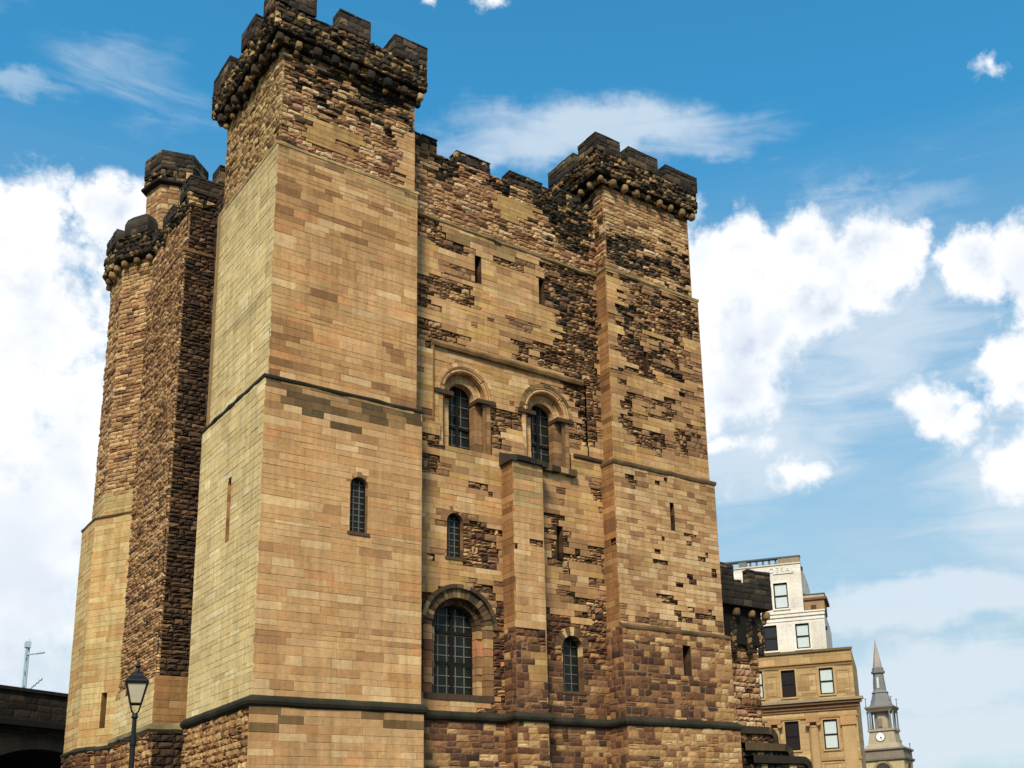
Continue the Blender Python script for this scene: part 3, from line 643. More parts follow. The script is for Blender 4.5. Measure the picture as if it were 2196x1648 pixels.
def st_wall(u, v, r):
    if v > 20.4:
        if nearpatch(u, v, WSOOT, r, .5): return S_SOOT2 if r.random() < .5 else S_BLACK
        if 7.6 < u < 10.4 and 21.5 < v < 22.4 and NZ(u * .7, v * 1.4, 1) > .05: return S_PATCH
        return S_WEATH
    k = decay(u, v, WP, r)
    if k > .5: return S_ERODE if not (u > 10.4 and 17 < v and r.random() < .3) else S_BLACK
    if k > .33 and v > 6.5: return S_SOFT
    if k > .15 and v > 6.9: return S_TINT
    if v > 19.6 and r.random() < .4: return S_STAIN2
    if 3.1 < v < 7.2 + .3 * NZ(u, 2):
        if u > 10.0: return (S_RUBD if v > 5.2 else S_RUB) if v < 6.6 or r.random() < .5 else S_ASH_S
        if v < 7.0: return S_ASH_S if (v < 3.8 and u < 7.8) else S_RUBD
    if v <= 3.1: return S_RUB_T if r.random() < (.3 if u < 8.5 else .45) else S_RUB
    return S_YEL if r.random() < .35 else S_ASH_S
t = MB()
ops = (wA, wB, wBig, wSm, wM1, wM2, sl1, sl2)
wall(t, FS(1.0), 5.0, 13.1, GZ, 12.1, st_wall, (.16, .25), ops, 121)
wall(t, FS(1.0), 5.0, 13.1, 12.1, 12.85, st_wall, (.17, .24), ops, 122)
wall(t, FS(1.0), 5.0, 6.06, 12.85, 15.7, st_wall, (.17, .24), ops, 123)
wall(t, FS(1.1), 6.06, 12.5, 12.85, 15.7, st_wall, (.17, .24), ops, 124)
wall(t, FS(1.0), 12.5, 13.2, 12.85, 15.7, st_wall, (.17, .24), ops, 125)
wall(t, FS(1.0), 5.0, 13.2, 15.7, 20.4, st_wall, (.13, .25), ops, 126)
wall(t, FS(1.1), 4.9, 13.3, 20.4, 23.12, st_wall, (.12, .2), ops, 127)
t.box((5.0, 2.3, GZ), (13.2, 6.0, 22.6), lin((30, 25, 20))); t.box((5.0, 1.22, 21.5), (13.2, 2.4, 23.05), lin((60, 50, 38)))  # first box: unseen core added behind the wall against light leaks
t.box((6.0, .99, 15.69), (12.5, 1.3, 15.72), lin((120, 92, 60))); t.box((6.03, .985, 12.9), (6.06, 1.3, 15.69), lin((150, 108, 66)))
WL = t.build('curtain_wall', M_STONE, keep, label='recessed wall with tall arched windows between the two corner towers')
s = MB(); sweep(s, [(6.0, 1.0), (12.3, 1.0)], [(-.02, 15.6), (.03, 15.62), (.07, 15.72), (.04, 15.8), (-.02, 15.84)], lin((120, 92, 58)), 9); s.build('string_course', M_STONE, WL)  # dark bead added along the panel overhang to paint its shadow line
s = MB(); sweep(s, [(4.97, 1.0), (13.13, 1.0)], [(-.02, 20.3), (.05, 20.34), (.06, 20.42), (-.12, 20.52)], lin((132, 110, 74)), 10); s.build('weathered_ledge', M_STONE, WL)
s = MB(); sweep(s, [(11.75, 1.0), (13.02, 1.0)], [(-.02, 12.66), (.07, 12.72), (.09, 12.82), (-.1, 12.9)], lin((84, 66, 44)), 11); s.build('string_course', M_STONE, WL)
for i, (x0, x1) in enumerate([(4.95, 6.27), (7.02, 8.46), (9.27, 10.8), (11.6, 12.62)]): add_merlon(WL, x0, x1, 1.1, 1.65, 23.1, 23.66, 140 + i * 5, S_SOOT2)
# ---- pilaster
def st_pil(u, v, r):
    if v > 10.2: return S_STAIN2 if r.random() < .6 else S_ASH_S
    if 8.75 < v < 9.1 or 7.2 < v < 7.45: return S_ERODE if (r.random() < .5) else S_ASH_S
    if v > 6.1: return S_ASH_S
    if u > 9.15 and 4.3 < v < 5.3: return S_PATCH
    if v > 3.1: return S_RUBD if v > 5.5 else S_RUB
    return S_RUB_T if r.random() < .5 else S_RUB
t = MB()
wall(t, FS(.3), 8.67, 9.89, GZ, 11.78, st_pil, (.17, .27), (), 151)
wall(t, FWs(8.67), -1.0, -.3, GZ, 11.78, lambda u, v, r: S_OR if v > 6.1 else S_RUB, (.17, .27), (), 152)
wall(t, FE(9.89), .3, 1.0, GZ, 11.78, const(S_ASH_S), (.17, .27), (), 153)
t.box((8.75, .45, GZ), (9.8, 1.0, 11.7), lin((40, 32, 24)))
PIL = t.build('pilaster', M_STONE, keep)
s = MB(); rng = random.Random(5)
for k in range(6):
    x0 = 8.58 + k * .25; x1 = x0 + .24; dz = rng.uniform(-.04, .04); dz -= .24; yf = .2 + rng.uniform(-.03, .05); c = pick(SOOT, rng)
    s.add([(x0, yf, 12.0 + dz), (x1, yf, 12.0 + dz), (x1, yf - .02, 12.17 + dz), (x0, yf - .02, 12.17 + dz), (x1, .99, 12.26), (x0, .99, 12.26), (x0, .99, 11.76), (x1, .99, 11.76)],
          [(0, 1, 2, 3), (3, 2, 4, 5), (0, 3, 5, 6), (1, 7, 4, 2), (0, 6, 7, 1)], c)
s.build('sloped_cap', M_STONE, PIL)
dp = MB(); dp.tube([(9.96, .62, GZ), (9.96, .62, 3.0)], .055, 8, lin((38, 34, 30)))
for z in (-1.5, .2, 1.8): dp.box((9.88, .56, z), (10.04, 1.0, z + .06), lin((38, 34, 30)))
dp.build('drainpipe', M_IRON, keep)
# ---- low string course right round the front
s = MB(); sweep(s, [(-.0, 5.35), (0, 0), (5.1, 0), (5.1, 1.0), (8.67, 1.0), (8.67, .3), (9.89, .3), (9.89, 1.0), (12.97, 1.0), (12.97, .1), (18.16, .1), (18.16, 5.5)],
        [(-.05, 2.98), (.06, 3.0), (.13, 3.06), (.16, 3.14), (.13, 3.22), (-.04, 3.34)], CAP_D, 12, .5, .014); s.build('string_course', M_STONE, keep, label='thick dark roll moulding above the plinth')

# ---- windows
rng = random.Random(77)
F1, F11, F0 = FS(1.0), FS(1.1), FS(0)
JAMB = [(3, (150, 112, 74)), (2, (132, 97, 64)), (2, (164, 124, 84)), (.6, (108, 80, 56))]
def two_order(F, op, seed, dark):
    r = random.Random(seed); mb = MB(); u, zs, zb = op.u, op.zt, op.zb; P = PF(F); fr = lambda a, n, z: P(a, z, n)
    hp = ASH_STAIN if dark else ASH_S
    ring(mb, F, u, zs, 1.0, 1.13, .07, .05, 15, hp, r, .006)
    ring(mb, F, u, zs, .8, 1.0, .0, .30, 13, ASH_S, r, .004); roll(mb, F, u, zs, .87, .0, .05, ASH_S, r); roll(mb, F, u, zs, .97, .02, .035, ASH_S, r)
    ring(mb, F, u, zs, .5, .8, -.25, .55, 11, ASH_S, r, .004); roll(mb, F, u, zs, .74, -.25, .05, ASH_S, r)
    for sgn in (-1, 1):
        # stepped jamb stones: outer face strip, recessed inner order, both with reveals
        z = zb
        while z < zs - .02:
            h = min(r.uniform(.18, .3), zs - z); c = pick(ASH_S if sgn < 0 else JAMB, r); c2 = pick(ASH_S if sgn < 0 else JAMB, r)
            a, b = sorted((u + sgn * .86, u + sgn * 1.0)); mb.box((a, -.3, z + .004), (b, r.uniform(-.006, .006), z + h - .004), c, fr)
            a, b = sorted((u + sgn * .5, u + sgn * .86)); mb.box((a, -.75, z + .004), (b, -.25 + r.uniform(-.012, .012), z + h - .004), c2, fr)
            z += h
        x = u + sgn * .83                                            # nook shaft with base and capital
        sh = pick([(1, (128, 98, 66)), (1, (110, 84, 58))], r); b0 = P(x, zb, -.13)
        mb.tube([(b0[0], b0[1], zb + .02), (b0[0], b0[1], zb + .16), (b0[0], b0[1], zb + .17), (b0[0], b0[1], zs - .36), (b0[0], b0[1], zs - .34), (b0[0], b0[1], zs - .16)], [.1, .09, .065, .065, .075, .12], 10, sh)
        a, b = sorted((u + sgn * .47, u + sgn * 1.2)); mb.box((a, -.55, zs - .15), (b, .06, zs - .01), lin((74, 58, 42)), fr)
    mb.box((u - 1.05, -.75, zb - .16), (u + 1.05, .05, zb - .002), lin((92, 74, 52)), fr)
    o = mb.build('arched_window', M_STONE, keep)
    glazing(F, o, u, .52, zb, zs, True, .62, (3, 7), .05, True, (zb + 1.0,))
    return o
o = two_order(F11, wA, 201, False); o['label'] = 'left upper round-arched window with stepped jambs'
o = two_order(F11, wB, 202, True); o['label'] = 'right upper round-arched window above the pilaster'
s = MB(); P = PF(F1)
for k in range(5):
    x0 = 9.95 + k * .36; s.box((x0, -.05, 11.92 + rng.uniform(-.03, .03)), (x0 + .35, .2 + rng.uniform(-.04, .04), 12.14), pick(SOOT2, rng), lambda a, n, z: P(a, z, n))
s.build('window_sill', M_STONE, keep)
def big_window():
    r = random.Random(205); mb = MB(); F = F1; u, zs, zb = wBig.u, wBig.zt, wBig.zb; P = PF(F); fr = lambda a, n, z: P(a, z, n)
    ring(mb, F, u, zs, 1.27, 1.40, .10, .05, 17, [(2, (70, 58, 44)), (2, (96, 78, 56)), (1, (160, 130, 92))], r, .008)
    ring(mb, F, u, zs, .97, 1.27, .0, .3, 21, [(3, (98, 77, 54)), (2, (76, 60, 44)), (2, (124, 98, 68)), (1.2, (160, 128, 88))], r, .03, gap=.035)
    ring(mb, F, u, zs, .78, .97, -.22, .5, 15, [(2, (88, 66, 46)), (2, (66, 52, 38))], r, .02, gap=.03)
    for sgn in (-1, 1):
        z = zb
        while z < zs - .02:
            h = min(r.uniform(.2, .36), zs - z); pal = JAMB + RUB[:3]
            if sgn > 0 and 4.85 < z < 5.55: pal = [(1, (196, 158, 104)), (1, (186, 128, 90))]
            a, b = sorted((u + sgn * .97, u + sgn * 1.27)); mb.box((a, -.3, z + .008), (b, r.uniform(-.03, .01), z + h - .008), pick(pal, r, .12), fr)
            a, b = sorted((u + sgn * .78, u + sgn * .97)); mb.box((a, -.7, z + .008), (b, -.22 + r.uniform(-.03, .03), z + h - .008), pick(pal if len(pal) == 2 else ERODED, r, .12), fr)
            z += h
    mb.box((u - 1.27, -.7, zb - .2), (u + 1.27, .03, zb - .004), lin((80, 62, 46)), fr)
    o = mb.build('arched_window', M_STONE, keep, label='large round-arched window low beside the near tower'); glazing(F, o, u, .8, zb, zs, True, .55, (5, 9), .07, True, (zb + 1.05, zb + 2.05), rr=.016)
big_window()
def small_window(F, op, depth, pal, seed, rw, bars, nv=9, fr_=True, label=None, skip=(), jam=None, over=.0):
    r = random.Random(seed); mb = MB(); P = PF(F); fr = lambda a, n, z: P(a, z, n)
    reveal(mb, F, outline(op.u, op.h, op.zb, op.zt, True), 0, depth, jam or pal, r)
    ring(mb, F, op.u, op.zt, op.h, op.h + rw, over, .15, nv, pal, r, .008, gap=.016)
    mb.box((op.u - op.h - .08, -depth, op.zb - .1), (op.u + op.h + .08, .03, op.zb - .003), lin((88, 70, 48)), fr)
    o = mb.build('arched_window', M_STONE, keep, label=label); glazing(F, o, op.u, op.h, op.zb, op.zt, True, depth, bars, .04, False, ()); return o
small_window(F0, win_t1, .22, [(2, (132, 102, 66)), (1, (166, 126, 82))], 211, .16, (3, 9), 7, label='narrow arched window in the near tower')
small_window(F1, wM1, .25, [(2, (104, 76, 52)), (2, (146, 108, 72)), (1, (78, 58, 44))], 212, .24, (3, 7), 11, label='small arched window with ragged voussoirs')
small_window(F1, wSm, .35, [(2, (110, 82, 56)), (2, (92, 68, 48)), (1, (210, 174, 124)), (1, (150, 112, 76))], 213, .3, (3, 6), 11, label='dark arched window with pale voussoirs')
DK = [(2, (72, 52, 36)), (1, (58, 43, 32)), (1, (92, 66, 44))]  # slit reveals: shade inside the opening painted into the stone colour
arrow_slit(F1, keep, wM2.u, wM2.h, wM2.zb, wM2.zt, .5, DK, 221); arrow_slit(F1, keep, sl1.u, sl1.h, sl1.zb, sl1.zt, .5, DK, 222); arrow_slit(F1, keep, sl2.u, sl2.h, sl2.zb, sl2.zt, .5, DK, 223)
arrow_slit(FWs(0), keep, slit_t1.u, slit_t1.h, slit_t1.zb, slit_t1.zt, .45, ASH_OR, 224, True)
arrow_slit(FS(.12), keep, sl_a.u, sl_a.h, sl_a.zb, sl_a.zt, .5, DK, 225); arrow_slit(FS(.27), keep, sl_b.u, sl_b.h, sl_b.zb, sl_b.zt, .45, DK, 226, True); arrow_slit(FS(.4), keep, sl_c.u, sl_c.h, sl_c.zb, sl_c.zt, .5, DK, 227)

# ---- west side: recess, broad buttress, polygonal corner tower
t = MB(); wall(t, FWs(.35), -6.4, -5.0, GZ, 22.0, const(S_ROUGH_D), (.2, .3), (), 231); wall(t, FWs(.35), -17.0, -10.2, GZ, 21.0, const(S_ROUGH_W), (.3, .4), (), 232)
t.box((.6, 5.5, GZ), (17.2, 16.3, 21.4), lin((60, 50, 38))); t.box((.7, 5.4, 21.0), (17.0, 16.2, 22.3), lin((70, 66, 60)))  # unseen core and roof slab, added to block light from above
t.build('west_wall', M_STONE, keep)
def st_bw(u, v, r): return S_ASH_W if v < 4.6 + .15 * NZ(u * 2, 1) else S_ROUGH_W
S_BROWN = St([(3, (152, 112, 70)), (2, (138, 100, 62)), (1, (168, 128, 84))], (.4, .9), mort=(110, 80, 50))  # ashlar on the recess side, its shade worked into the brown
t = MB()
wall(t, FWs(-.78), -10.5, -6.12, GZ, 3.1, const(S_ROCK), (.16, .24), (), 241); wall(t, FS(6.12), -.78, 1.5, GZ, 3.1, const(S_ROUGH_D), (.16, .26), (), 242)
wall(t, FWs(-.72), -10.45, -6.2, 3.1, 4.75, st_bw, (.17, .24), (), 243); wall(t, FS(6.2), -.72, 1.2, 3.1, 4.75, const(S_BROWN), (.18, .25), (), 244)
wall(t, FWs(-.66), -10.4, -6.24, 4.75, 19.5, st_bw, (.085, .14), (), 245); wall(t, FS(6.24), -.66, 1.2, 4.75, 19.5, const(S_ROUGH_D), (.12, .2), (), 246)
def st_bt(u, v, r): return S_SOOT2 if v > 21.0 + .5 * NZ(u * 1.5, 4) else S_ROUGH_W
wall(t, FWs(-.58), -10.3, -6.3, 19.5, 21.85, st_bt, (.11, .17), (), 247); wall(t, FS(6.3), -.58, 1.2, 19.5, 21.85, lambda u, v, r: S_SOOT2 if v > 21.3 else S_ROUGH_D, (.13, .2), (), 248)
t.box((-.4, 6.5, GZ), (1.2, 10.2, 21.8), lin((40, 33, 26)))
BUT = t.build('buttress', M_STONE, keep, label='broad rough-faced buttress on the left side')
s = MB(); sweep(s, [(-.72, 10.45), (-.72, 6.2), (1.2, 6.2)], [(-.05, 2.94), (.06, 2.98), (.14, 3.08), (.1, 3.2), (-.05, 3.32)], CAP_O, 13); s.build('string_course', M_STONE, BUT)
s = MB(); sweep(s, [(-.66, 10.4), (-.66, 6.24), (1.2, 6.24)], [(-.02, 19.42), (.03, 19.45), (.04, 19.52), (-.1, 19.62)], lin((120, 92, 60)), 14); s.build('weathered_ledge', M_STONE, BUT)
for i, (x0, x1, y0, y1, z1) in enumerate([(-.58, 1.15, 6.3, 7.35, 22.5), (-.58, 0, 8.3, 9.4, 22.35), (-.58, 0, 10.1, 11.0, 22.3)]): add_merlon(BUT, x0, x1, y0, y1, 21.86, z1, 260 + i * 5)
PC = (1.95, 13.0); AP = 3.36
def facet(phi, ap, c=PC):
    N = (math.cos(R(phi)), math.sin(R(phi)), 0); U = (-N[1], N[0], 0); return ((c[0] + N[0] * ap, c[1] + N[1] * ap, 0), U, N)
def st_poly(u, v, r):
    if v < 2.95: return S_RUBD
    if v < 12.25 + .15 * NZ(u * 2, 5): return S_ASH_PW
    return S_ROUGH_W if v < 20.6 else S_WEATH_W
S_ASH_PW = St([(4, (192, 158, 104)), (3, (198, 170, 116)), (2, (184, 144, 92)), (.5, (190, 146, 96))], mort=(160, 130, 86), joint=.005)
t = MB(); psl = Op(0.15, .12, 3.7, 4.9, False)
for phi in (120, 150, 180, 210, 240, 270):
    for (z0, z1, ap, rh) in ((GZ, 3.0, AP + .06, (.18, .28)), (3.0, 11.3, AP, (.17, .25)), (11.3, 21.7, AP - .28, (.12, .19))):
        hw = ap * math.tan(R(15)); ops_ = (psl,) if (phi == 210 and z0 == 3.0) else ()
        wall(t, facet(phi, ap), -hw, hw, z0, z1, st_poly, rh, ops_, int(phi * 3 + z1))
t.frustum(PC[0], PC[1], [(GZ, 3.0), (21.8, 3.0)], 12, R(15), lin((60, 48, 36)))
POL = t.build('polygonal_tower', M_STONE, keep, label='many-sided far corner tower at the left edge of the keep')
arrow_slit(facet(210, AP), POL, psl.u, psl.h, psl.zb, psl.zt, .3, ASH_OR, 271)
def poly_path(ap, phis): 
    r = ap / math.cos(R(15)); return [(PC[0] + r * math.cos(R(p)), PC[1] + r * math.sin(R(p))) for p in phis]
s = MB(); sweep(s, poly_path(AP, [105, 135, 165, 195, 225, 255, 285]), [(-.05, 2.86), (.05, 2.9), (.1, 2.98), (.06, 3.06), (-.05, 3.14)], CAP_D, 15); s.build('string_course', M_STONE, POL)
s = MB(); sweep(s, poly_path(AP, [105, 135, 165, 195, 225, 255, 285]), [(-.02, 11.2), (.03, 11.23), (.04, 11.29), (-.3, 11.42)], lin((92, 72, 46)), 16); s.build('weathered_ledge', M_STONE, POL)
pm = MB()
for phi in range(0, 360, 30):
    ap = AP + .03; hw = ap * math.tan(R(15)); wall(pm, facet(phi, ap), -hw, hw, 21.6, 22.5, const(S_SOOT2), (.16, .24), (), 300 + phi)
pm.frustum(PC[0], PC[1], [(21.58, 3.3), (21.6, 3.42), (22.48, 3.42)], 12, R(15), lin((36, 31, 25)))
pm.build('parapet', M_STONE, POL)
sp = []
for phi in (150, 180, 210, 240):
    O, U, N = facet(phi, AP - .16)
    for u in (-.6, 0, .6): sp.append((O[0] + U[0] * u, O[1] + U[1] * u, 21.42, N[0], N[1]))
add_corbels(POL, sp, .135, BALL, 310)
rng = random.Random(9)
for phi in range(0, 360, 30):
    Fm = facet(phi, AP - .27); P = PF(Fm); mb = MB(); d = rng.uniform(-.04, .04)
    vs = []
    for (a, z, ins) in ((.58, 22.5, 0), (.57, 23.0 + d, 0), (.5, 23.2 + d, .05), (.3, 23.32 + d, .12)):
        vs += [P(-a, z, .3 - ins), P(a, z, .3 - ins), P(a, z, -.2 + ins), P(-a, z, -.2 + ins)]
    fs = [(3, 2, 1, 0), (12, 13, 14, 15)]
    for k in range(3):
        for i in range(4): fs.append((k * 4 + i, k * 4 + (i + 1) % 4, k * 4 + 4 + (i + 1) % 4, k * 4 + 4 + i))
    
    tri = [tuple(f) for f in fs]; pal = [(3, (58, 50, 42)), (2, (74, 63, 50)), (2, (46, 40, 34))]
    mb.add(vs, tri, [pick(pal, rng, .25) for _ in vs])
    for k in range(2):                               # rough facing stones
        a0 = -.58
        while a0 < .5:
            a1 = min(.58, a0 + rng.uniform(.22, .4)); stone(mb, (tuple(Fm[0][i] + Fm[2][i] * .33 for i in range(3)), Fm[1], Fm[2]), a0, a1, 22.5 + k * .27, 22.77 + k * .26, S_MERL, rng, False); a0 = a1
    mb.build('merlon', M_STONE, POL)
TC = (1.12, 14.0); t = MB()
def hexf(k, ap): return facet(254 + 60 * k, ap, TC)
for k in range(6):
    for (z0, z1, ap, st) in ((22.4, 26.35, .96, S_TUR := St([(3, (176, 138, 94)), (2, (196, 160, 112)), (2, (150, 110, 74))], (.2, .5), .012, .012, 0, .014, .03, (112, 82, 54), jit=.1)), (26.35, 26.9, 1.08, S_SOOT3), (26.9, 27.75, 1.09, S_MERL)):
        hw = ap * math.tan(R(30)); wall(t, hexf(k, ap), -hw, hw, z0, z1, const(st), (.16, .26), (), 330 + k + int(z1))
t.frustum(TC[0], TC[1], [(22.4, .95), (26.3, .95), (26.36, 1.16), (27.73, 1.16)], 6, R(254 + 30), lin((40, 34, 27)))
TUR = t.build('stair_turret', M_STONE, keep, label='six-sided stair turret rising behind the polygonal tower')
s = MB(); rr = 1.06 / math.cos(R(30)); sweep(s, [(TC[0] + rr * math.cos(R(284 + 60 * k)), TC[1] + rr * math.sin(R(284 + 60 * k))) for k in range(6)], [(-.1, 26.22), (.08, 26.28), (.1, 26.36), (-.05, 26.46)], lin((40, 35, 28)), 17, closed=True); s.build('string_course', M_STONE, TUR)

add_merlon(BUT, .45, 1.15, 6.5, 7.25, 22.2, 23.4, 291)
# ---- forebuilding on the right
t = MB()
def st_fb(u, v, r): return S_ROUGH_F
S_ROUGH_F = St(WEATH + [(2, (130, 92, 62))], (.2, .6), .04, .034, 0, .015, .07, (92, 68, 46), split=.1, jit=.14)
wall(t, FS(3.0), 18.0, 22.55, GZ, 8.0, st_fb, (.16, .3), (), 351); wall(t, FE(22.55), 3.0, 9.0, GZ, 8.0, st_fb, (.2, .34), (), 352)
t.box((18.1, 3.2, GZ), (22.4, 9.0, 8.0), lin((40, 33, 26))); t.box((18.2, 2.85, 7.0), (22.7, 3.2, 8.6), lin((30, 26, 21)))  # second box: recess behind the ribs, shade put into its dark colour
FB = t.build('forebuilding', M_STONE, keep, label='lower rough stone forebuilding at the right edge of the keep')
pm = MB(); masonry_box(pm, 19.2, 23.1, 2.5, 7.0, 8.55, 9.55, S_SOOT, (.2, .3), 361); pm.build('parapet', M_STONE, FB)
add_merlon(FB, 20.0, 20.95, 2.5, 2.85, 9.555, 10.2, 371); add_merlon(FB, 21.72, 23.1, 2.5, 2.82, 9.555, 10.2, 376); add_merlon(FB, 22.6, 23.1, 4.2, 5.6, 9.555, 10.2, 381)
sp = []; rng = random.Random(12)
for x in (19.3, 20.2, 21.1, 22.0, 22.85): sp.append((x, 2.72, 8.3, 0, -1))
add_corbels(FB, sp, .155, BALL[:2] + BALL[3:], 385, 1)
for x in (20.1, 21.0, 21.9, 22.6):
    mb = MB(); masonry_box(mb, x - .14, x + .14, 2.75, 3.0, 6.6, 7.95, S_SOOT2, (.2, .3), int(390 + x), 'SWE'); mb.build('rib', M_STONE, FB)
def stair_parapet(x0, x1, z0, z1, y0, y1, seed):
    r = random.Random(seed); mb = MB(); rad = min(.5, (x1 - x0) * .4); fr = FS(y0)
    wall(mb, fr, x0, x1 - .12, z0, z1 - .3, const(S_RUBD if seed % 2 else S_SOOT2), (.16, .26), (), seed)
    mb.box((x0 + .05, y0 + .1, z0), (x1 - .15, y1, z1 - .35), lin((50, 42, 32)))
    pts = [(x0, z1)] + [(x1 - rad + rad * math.sin(R(a)), z1 - rad + rad * math.cos(R(a))) for a in range(0, 91, 10)] + [(x1, z0)]
    inn = [(x0, z1 - .3)] + [(x1 - rad + (rad - .22) * math.sin(R(a)), z1 - rad - .06 + (rad - .22) * math.cos(R(a))) for a in range(0, 91, 10)] + [(x1 - .22, z0)]
    for i in range(len(pts) - 1):
        a, b, c, d = pts[i], pts[i + 1], inn[i + 1], inn[i]; col = pick(SOOT2[:3], r, .2)
        vs = [(p[0], y0 - .1, p[1]) for p in (a, b, c, d)] + [(p[0], y1, p[1]) for p in (a, b, c, d)]
        mb.add(vs, [(3, 2, 1, 0), (4, 5, 6, 7), (0, 1, 5, 4), (2, 3, 7, 6)], col)
    return mb.build('stair_parapet', M_STONE, FB)
stair_parapet(19.9, 22.2, 2.55, 3.5, 2.0, 2.5, 401); stair_parapet(19.9, 22.6, 1.6, 2.8, 1.6, 2.05, 402); stair_parapet(19.9, 23.2, .3, 2.28, 1.2, 1.65, 404)
t = MB(); masonry_box(t, 19.2, 20.3, 1.7, 2.9, GZ, 2.6, S_SOOT2, (.2, .34), 411, 'SWE'); t.build('stair_pier', M_STONE, FB)
t = MB(); masonry_box(t, 20.3, 22.9, 1.75, 2.8, GZ, 1.6, S_RUBD, (.2, .34), 415, 'SE'); t.build('stair_wall', M_STONE, FB)

# ================================================================== OFFICE BUILDING (right)
BT = (0.61152704, -0.79122353, 0); BN = (-0.79122353, -0.61152704, 0); BO = (59.7651308, 33.48549909, 0)
BF = (BO, BT, BN); PB = PF(BF); bf = lambda a, n, z: PB(a, z, n)
def BFo(n): return ((BO[0] + BN[0] * n, BO[1] + BN[1] * n, 0), BT, BN)
bld = thing('office_building', PB(-4, GZ, -6), 'tall sandstone and cream corner building with sash windows beyond the keep', 'building')
OFF = St([(3, (182, 150, 104)), (2, (172, 138, 94)), (2, (190, 160, 114)), (.6, (158, 128, 90))], (.8, 1.5), .003, mort=(140, 110, 68), joint=.012)
CRM = St([(3, (222, 211, 196)), (1, (216, 204, 188)), (1, (226, 216, 203))], (1.5, 3.0), .001, joint=.003, mort=(214, 200, 182), ch=.002, jit=.015)
wins = [(-1.85, .6, 19.0, 21.25, 1), (-5.2, .6, 19.0, 21.25, 0), (-.28, .58, 15.4, 17.55, 1), (-3.02, .58, 15.4, 17.6, 0), (-5.8, .58, 15.4, 17.6, 1), (1.38, .58, 11.35, 13.55, 1), (-1.78, .58, 11.32, 13.6, 0), (-4.5, .58, 11.4, 13.7, 1),
        (1.35, .58, 6.82, 9.25, 1), (-1.8, .58, 6.9, 9.3, 0), (-4.6, .58, 6.9, 9.3, 1), (1.35, .58, 2.4, 4.8, 0), (-1.8, .58, 2.4, 4.8, 1), (-7.4, .58, 6.9, 9.3, 1), (-7.4, .58, 11.4, 13.7, 0), (-7.9, .6, 19, 21.25, 1)]
OPS = [Op(a, h, z0, z1, False) for a, h, z0, z1, _ in wins]
t = MB()
wall(t, BFo(0), -16, 3.6, GZ, 15.1, const(OFF), (.36, .5), OPS, 421)
sideF = lambda a, n0: ((BO[0] + BT[0] * a, BO[1] + BT[1] * a, 0), (-BN[0], -BN[1], 0), BT)
wall(t, sideF(3.6, 0), 0, 12, GZ, 15.1, const(OFF), (.4, .5), (), 422)
t.box((-16, -12, GZ), (3.55, -.4, 15.0), lin((90, 76, 56)), bf)
B_W = t.build('stone_wall', M_FAR, bld)
t = MB()
wall(t, BFo(-.3), -16, 1.65, 15.1, 18.6, const(CRM), (.8, 1.2), OPS, 423); wall(t, sideF(1.65, 0), .3, 9, 15.1, 18.6, const(CRM), (.8, 1.2), (), 424)
wall(t, BFo(-.3), -16, 0.0, 18.6, 22.85, const(CRM), (.8, 1.2), OPS, 425); wall(t, sideF(0, 0), .3, 9, 18.6, 22.85, const(CRM), (.8, 1.2), (), 426)
t.box((-16, -11, 15.05), (1.6, -.7, 18.55), lin((200, 186, 166)), bf); t.box((-16, -11, 18.5), (-.05, -.7, 22.8), lin((200, 186, 166)), bf)
t.build('rendered_wall', M_FAR, bld, label='cream painted upper storeys')
SAND = lin((180, 147, 102)); BRN = lin((150, 112, 74)); CRL = lin((232, 220, 204))
t = MB()
t.box((-16, -.02, 14.95), (3.72, .14, 15.15), lin((112, 92, 64)), bf); t.box((-16, -.02, 13.72), (3.66, .07, 13.86), lin((140, 108, 68)), bf); t.box((-16, -.02, 13.98), (3.7, .16, 14.1), lin((168, 132, 82)), bf)
t.box((-16, -.02, 10.72), (4.25, .62, 10.93), lin((150, 132, 106)), bf); t.box((-16, -.02, 10.5), (4.1, .48, 10.72), lin((112, 84, 58)), bf); t.box((-16, -.02, 10.2), (3.9, .26, 10.5), lin((128, 92, 64)), bf); t.box((-16, -.02, 10.0), (3.75, .12, 10.2), lin((150, 114, 76)), bf)
t.box((-16, -.02, 9.42), (3.72, .12, 9.58), lin((164, 122, 82)), bf); t.box((-16, -.02, 5.9), (3.68, .1, 6.1), lin((168, 130, 84)), bf)
t.build('cornice', M_FAR, bld)
t = MB(); t.box((-16, -.32, 18.2), (1.72, -.2, 18.42), CRL, bf); t.box((-16, -.32, 17.85), (1.69, -.24, 17.95), CRL, bf); t.box((-16, -.32, 18.5), (1.76, -.16, 18.62), CRL, bf); t.box((-2.4, -.32, 22.05), (-.6, -.22, 22.12), CRL, bf); t.build('string_course', M_FAR, bld)
# raised lettering on the frieze, only its end shows past the forebuilding
fc = bpy.data.curves.new('lettering', 'FONT'); fc.body = 'OERAL'; fc.size = .62; fc.extrude = .03; fc.space_character = 1.25
fo = bpy.data.objects.new('lettering', fc); COLL.objects.link(fo)
bpy.context.view_layer.update(); dg = bpy.context.evaluated_depsgraph_get(); fme = bpy.data.meshes.new_from_object(fo.evaluated_get(dg)); bpy.data.objects.remove(fo)
lo = bpy.data.objects.new('lettering', fme); COLL.objects.link(lo); fme.materials.clear(); fme.materials.append(plain('lettering_paint', (216, 205, 190), .8, 0, .9)); 
bw = Matrix((BT, (0, 0, 1), BN)).transposed().to_4x4(); bw.translation = Vector(PB(-2.75, 22.2, -.27)); 
lo.data.transform(bw); adopt(lo, bld)
t = MB()
t.box((-1.9, -.9, 22.9), (0, -.25, 23.5), lin((150, 128, 104)), bf); t.box((-16, -.75, 23.42), (.05, -.22, 23.56), lin((84, 88, 98)), bf); t.box((-16, -.75, 22.84), (.02, -.22, 22.96), lin((206, 196, 180)), bf)
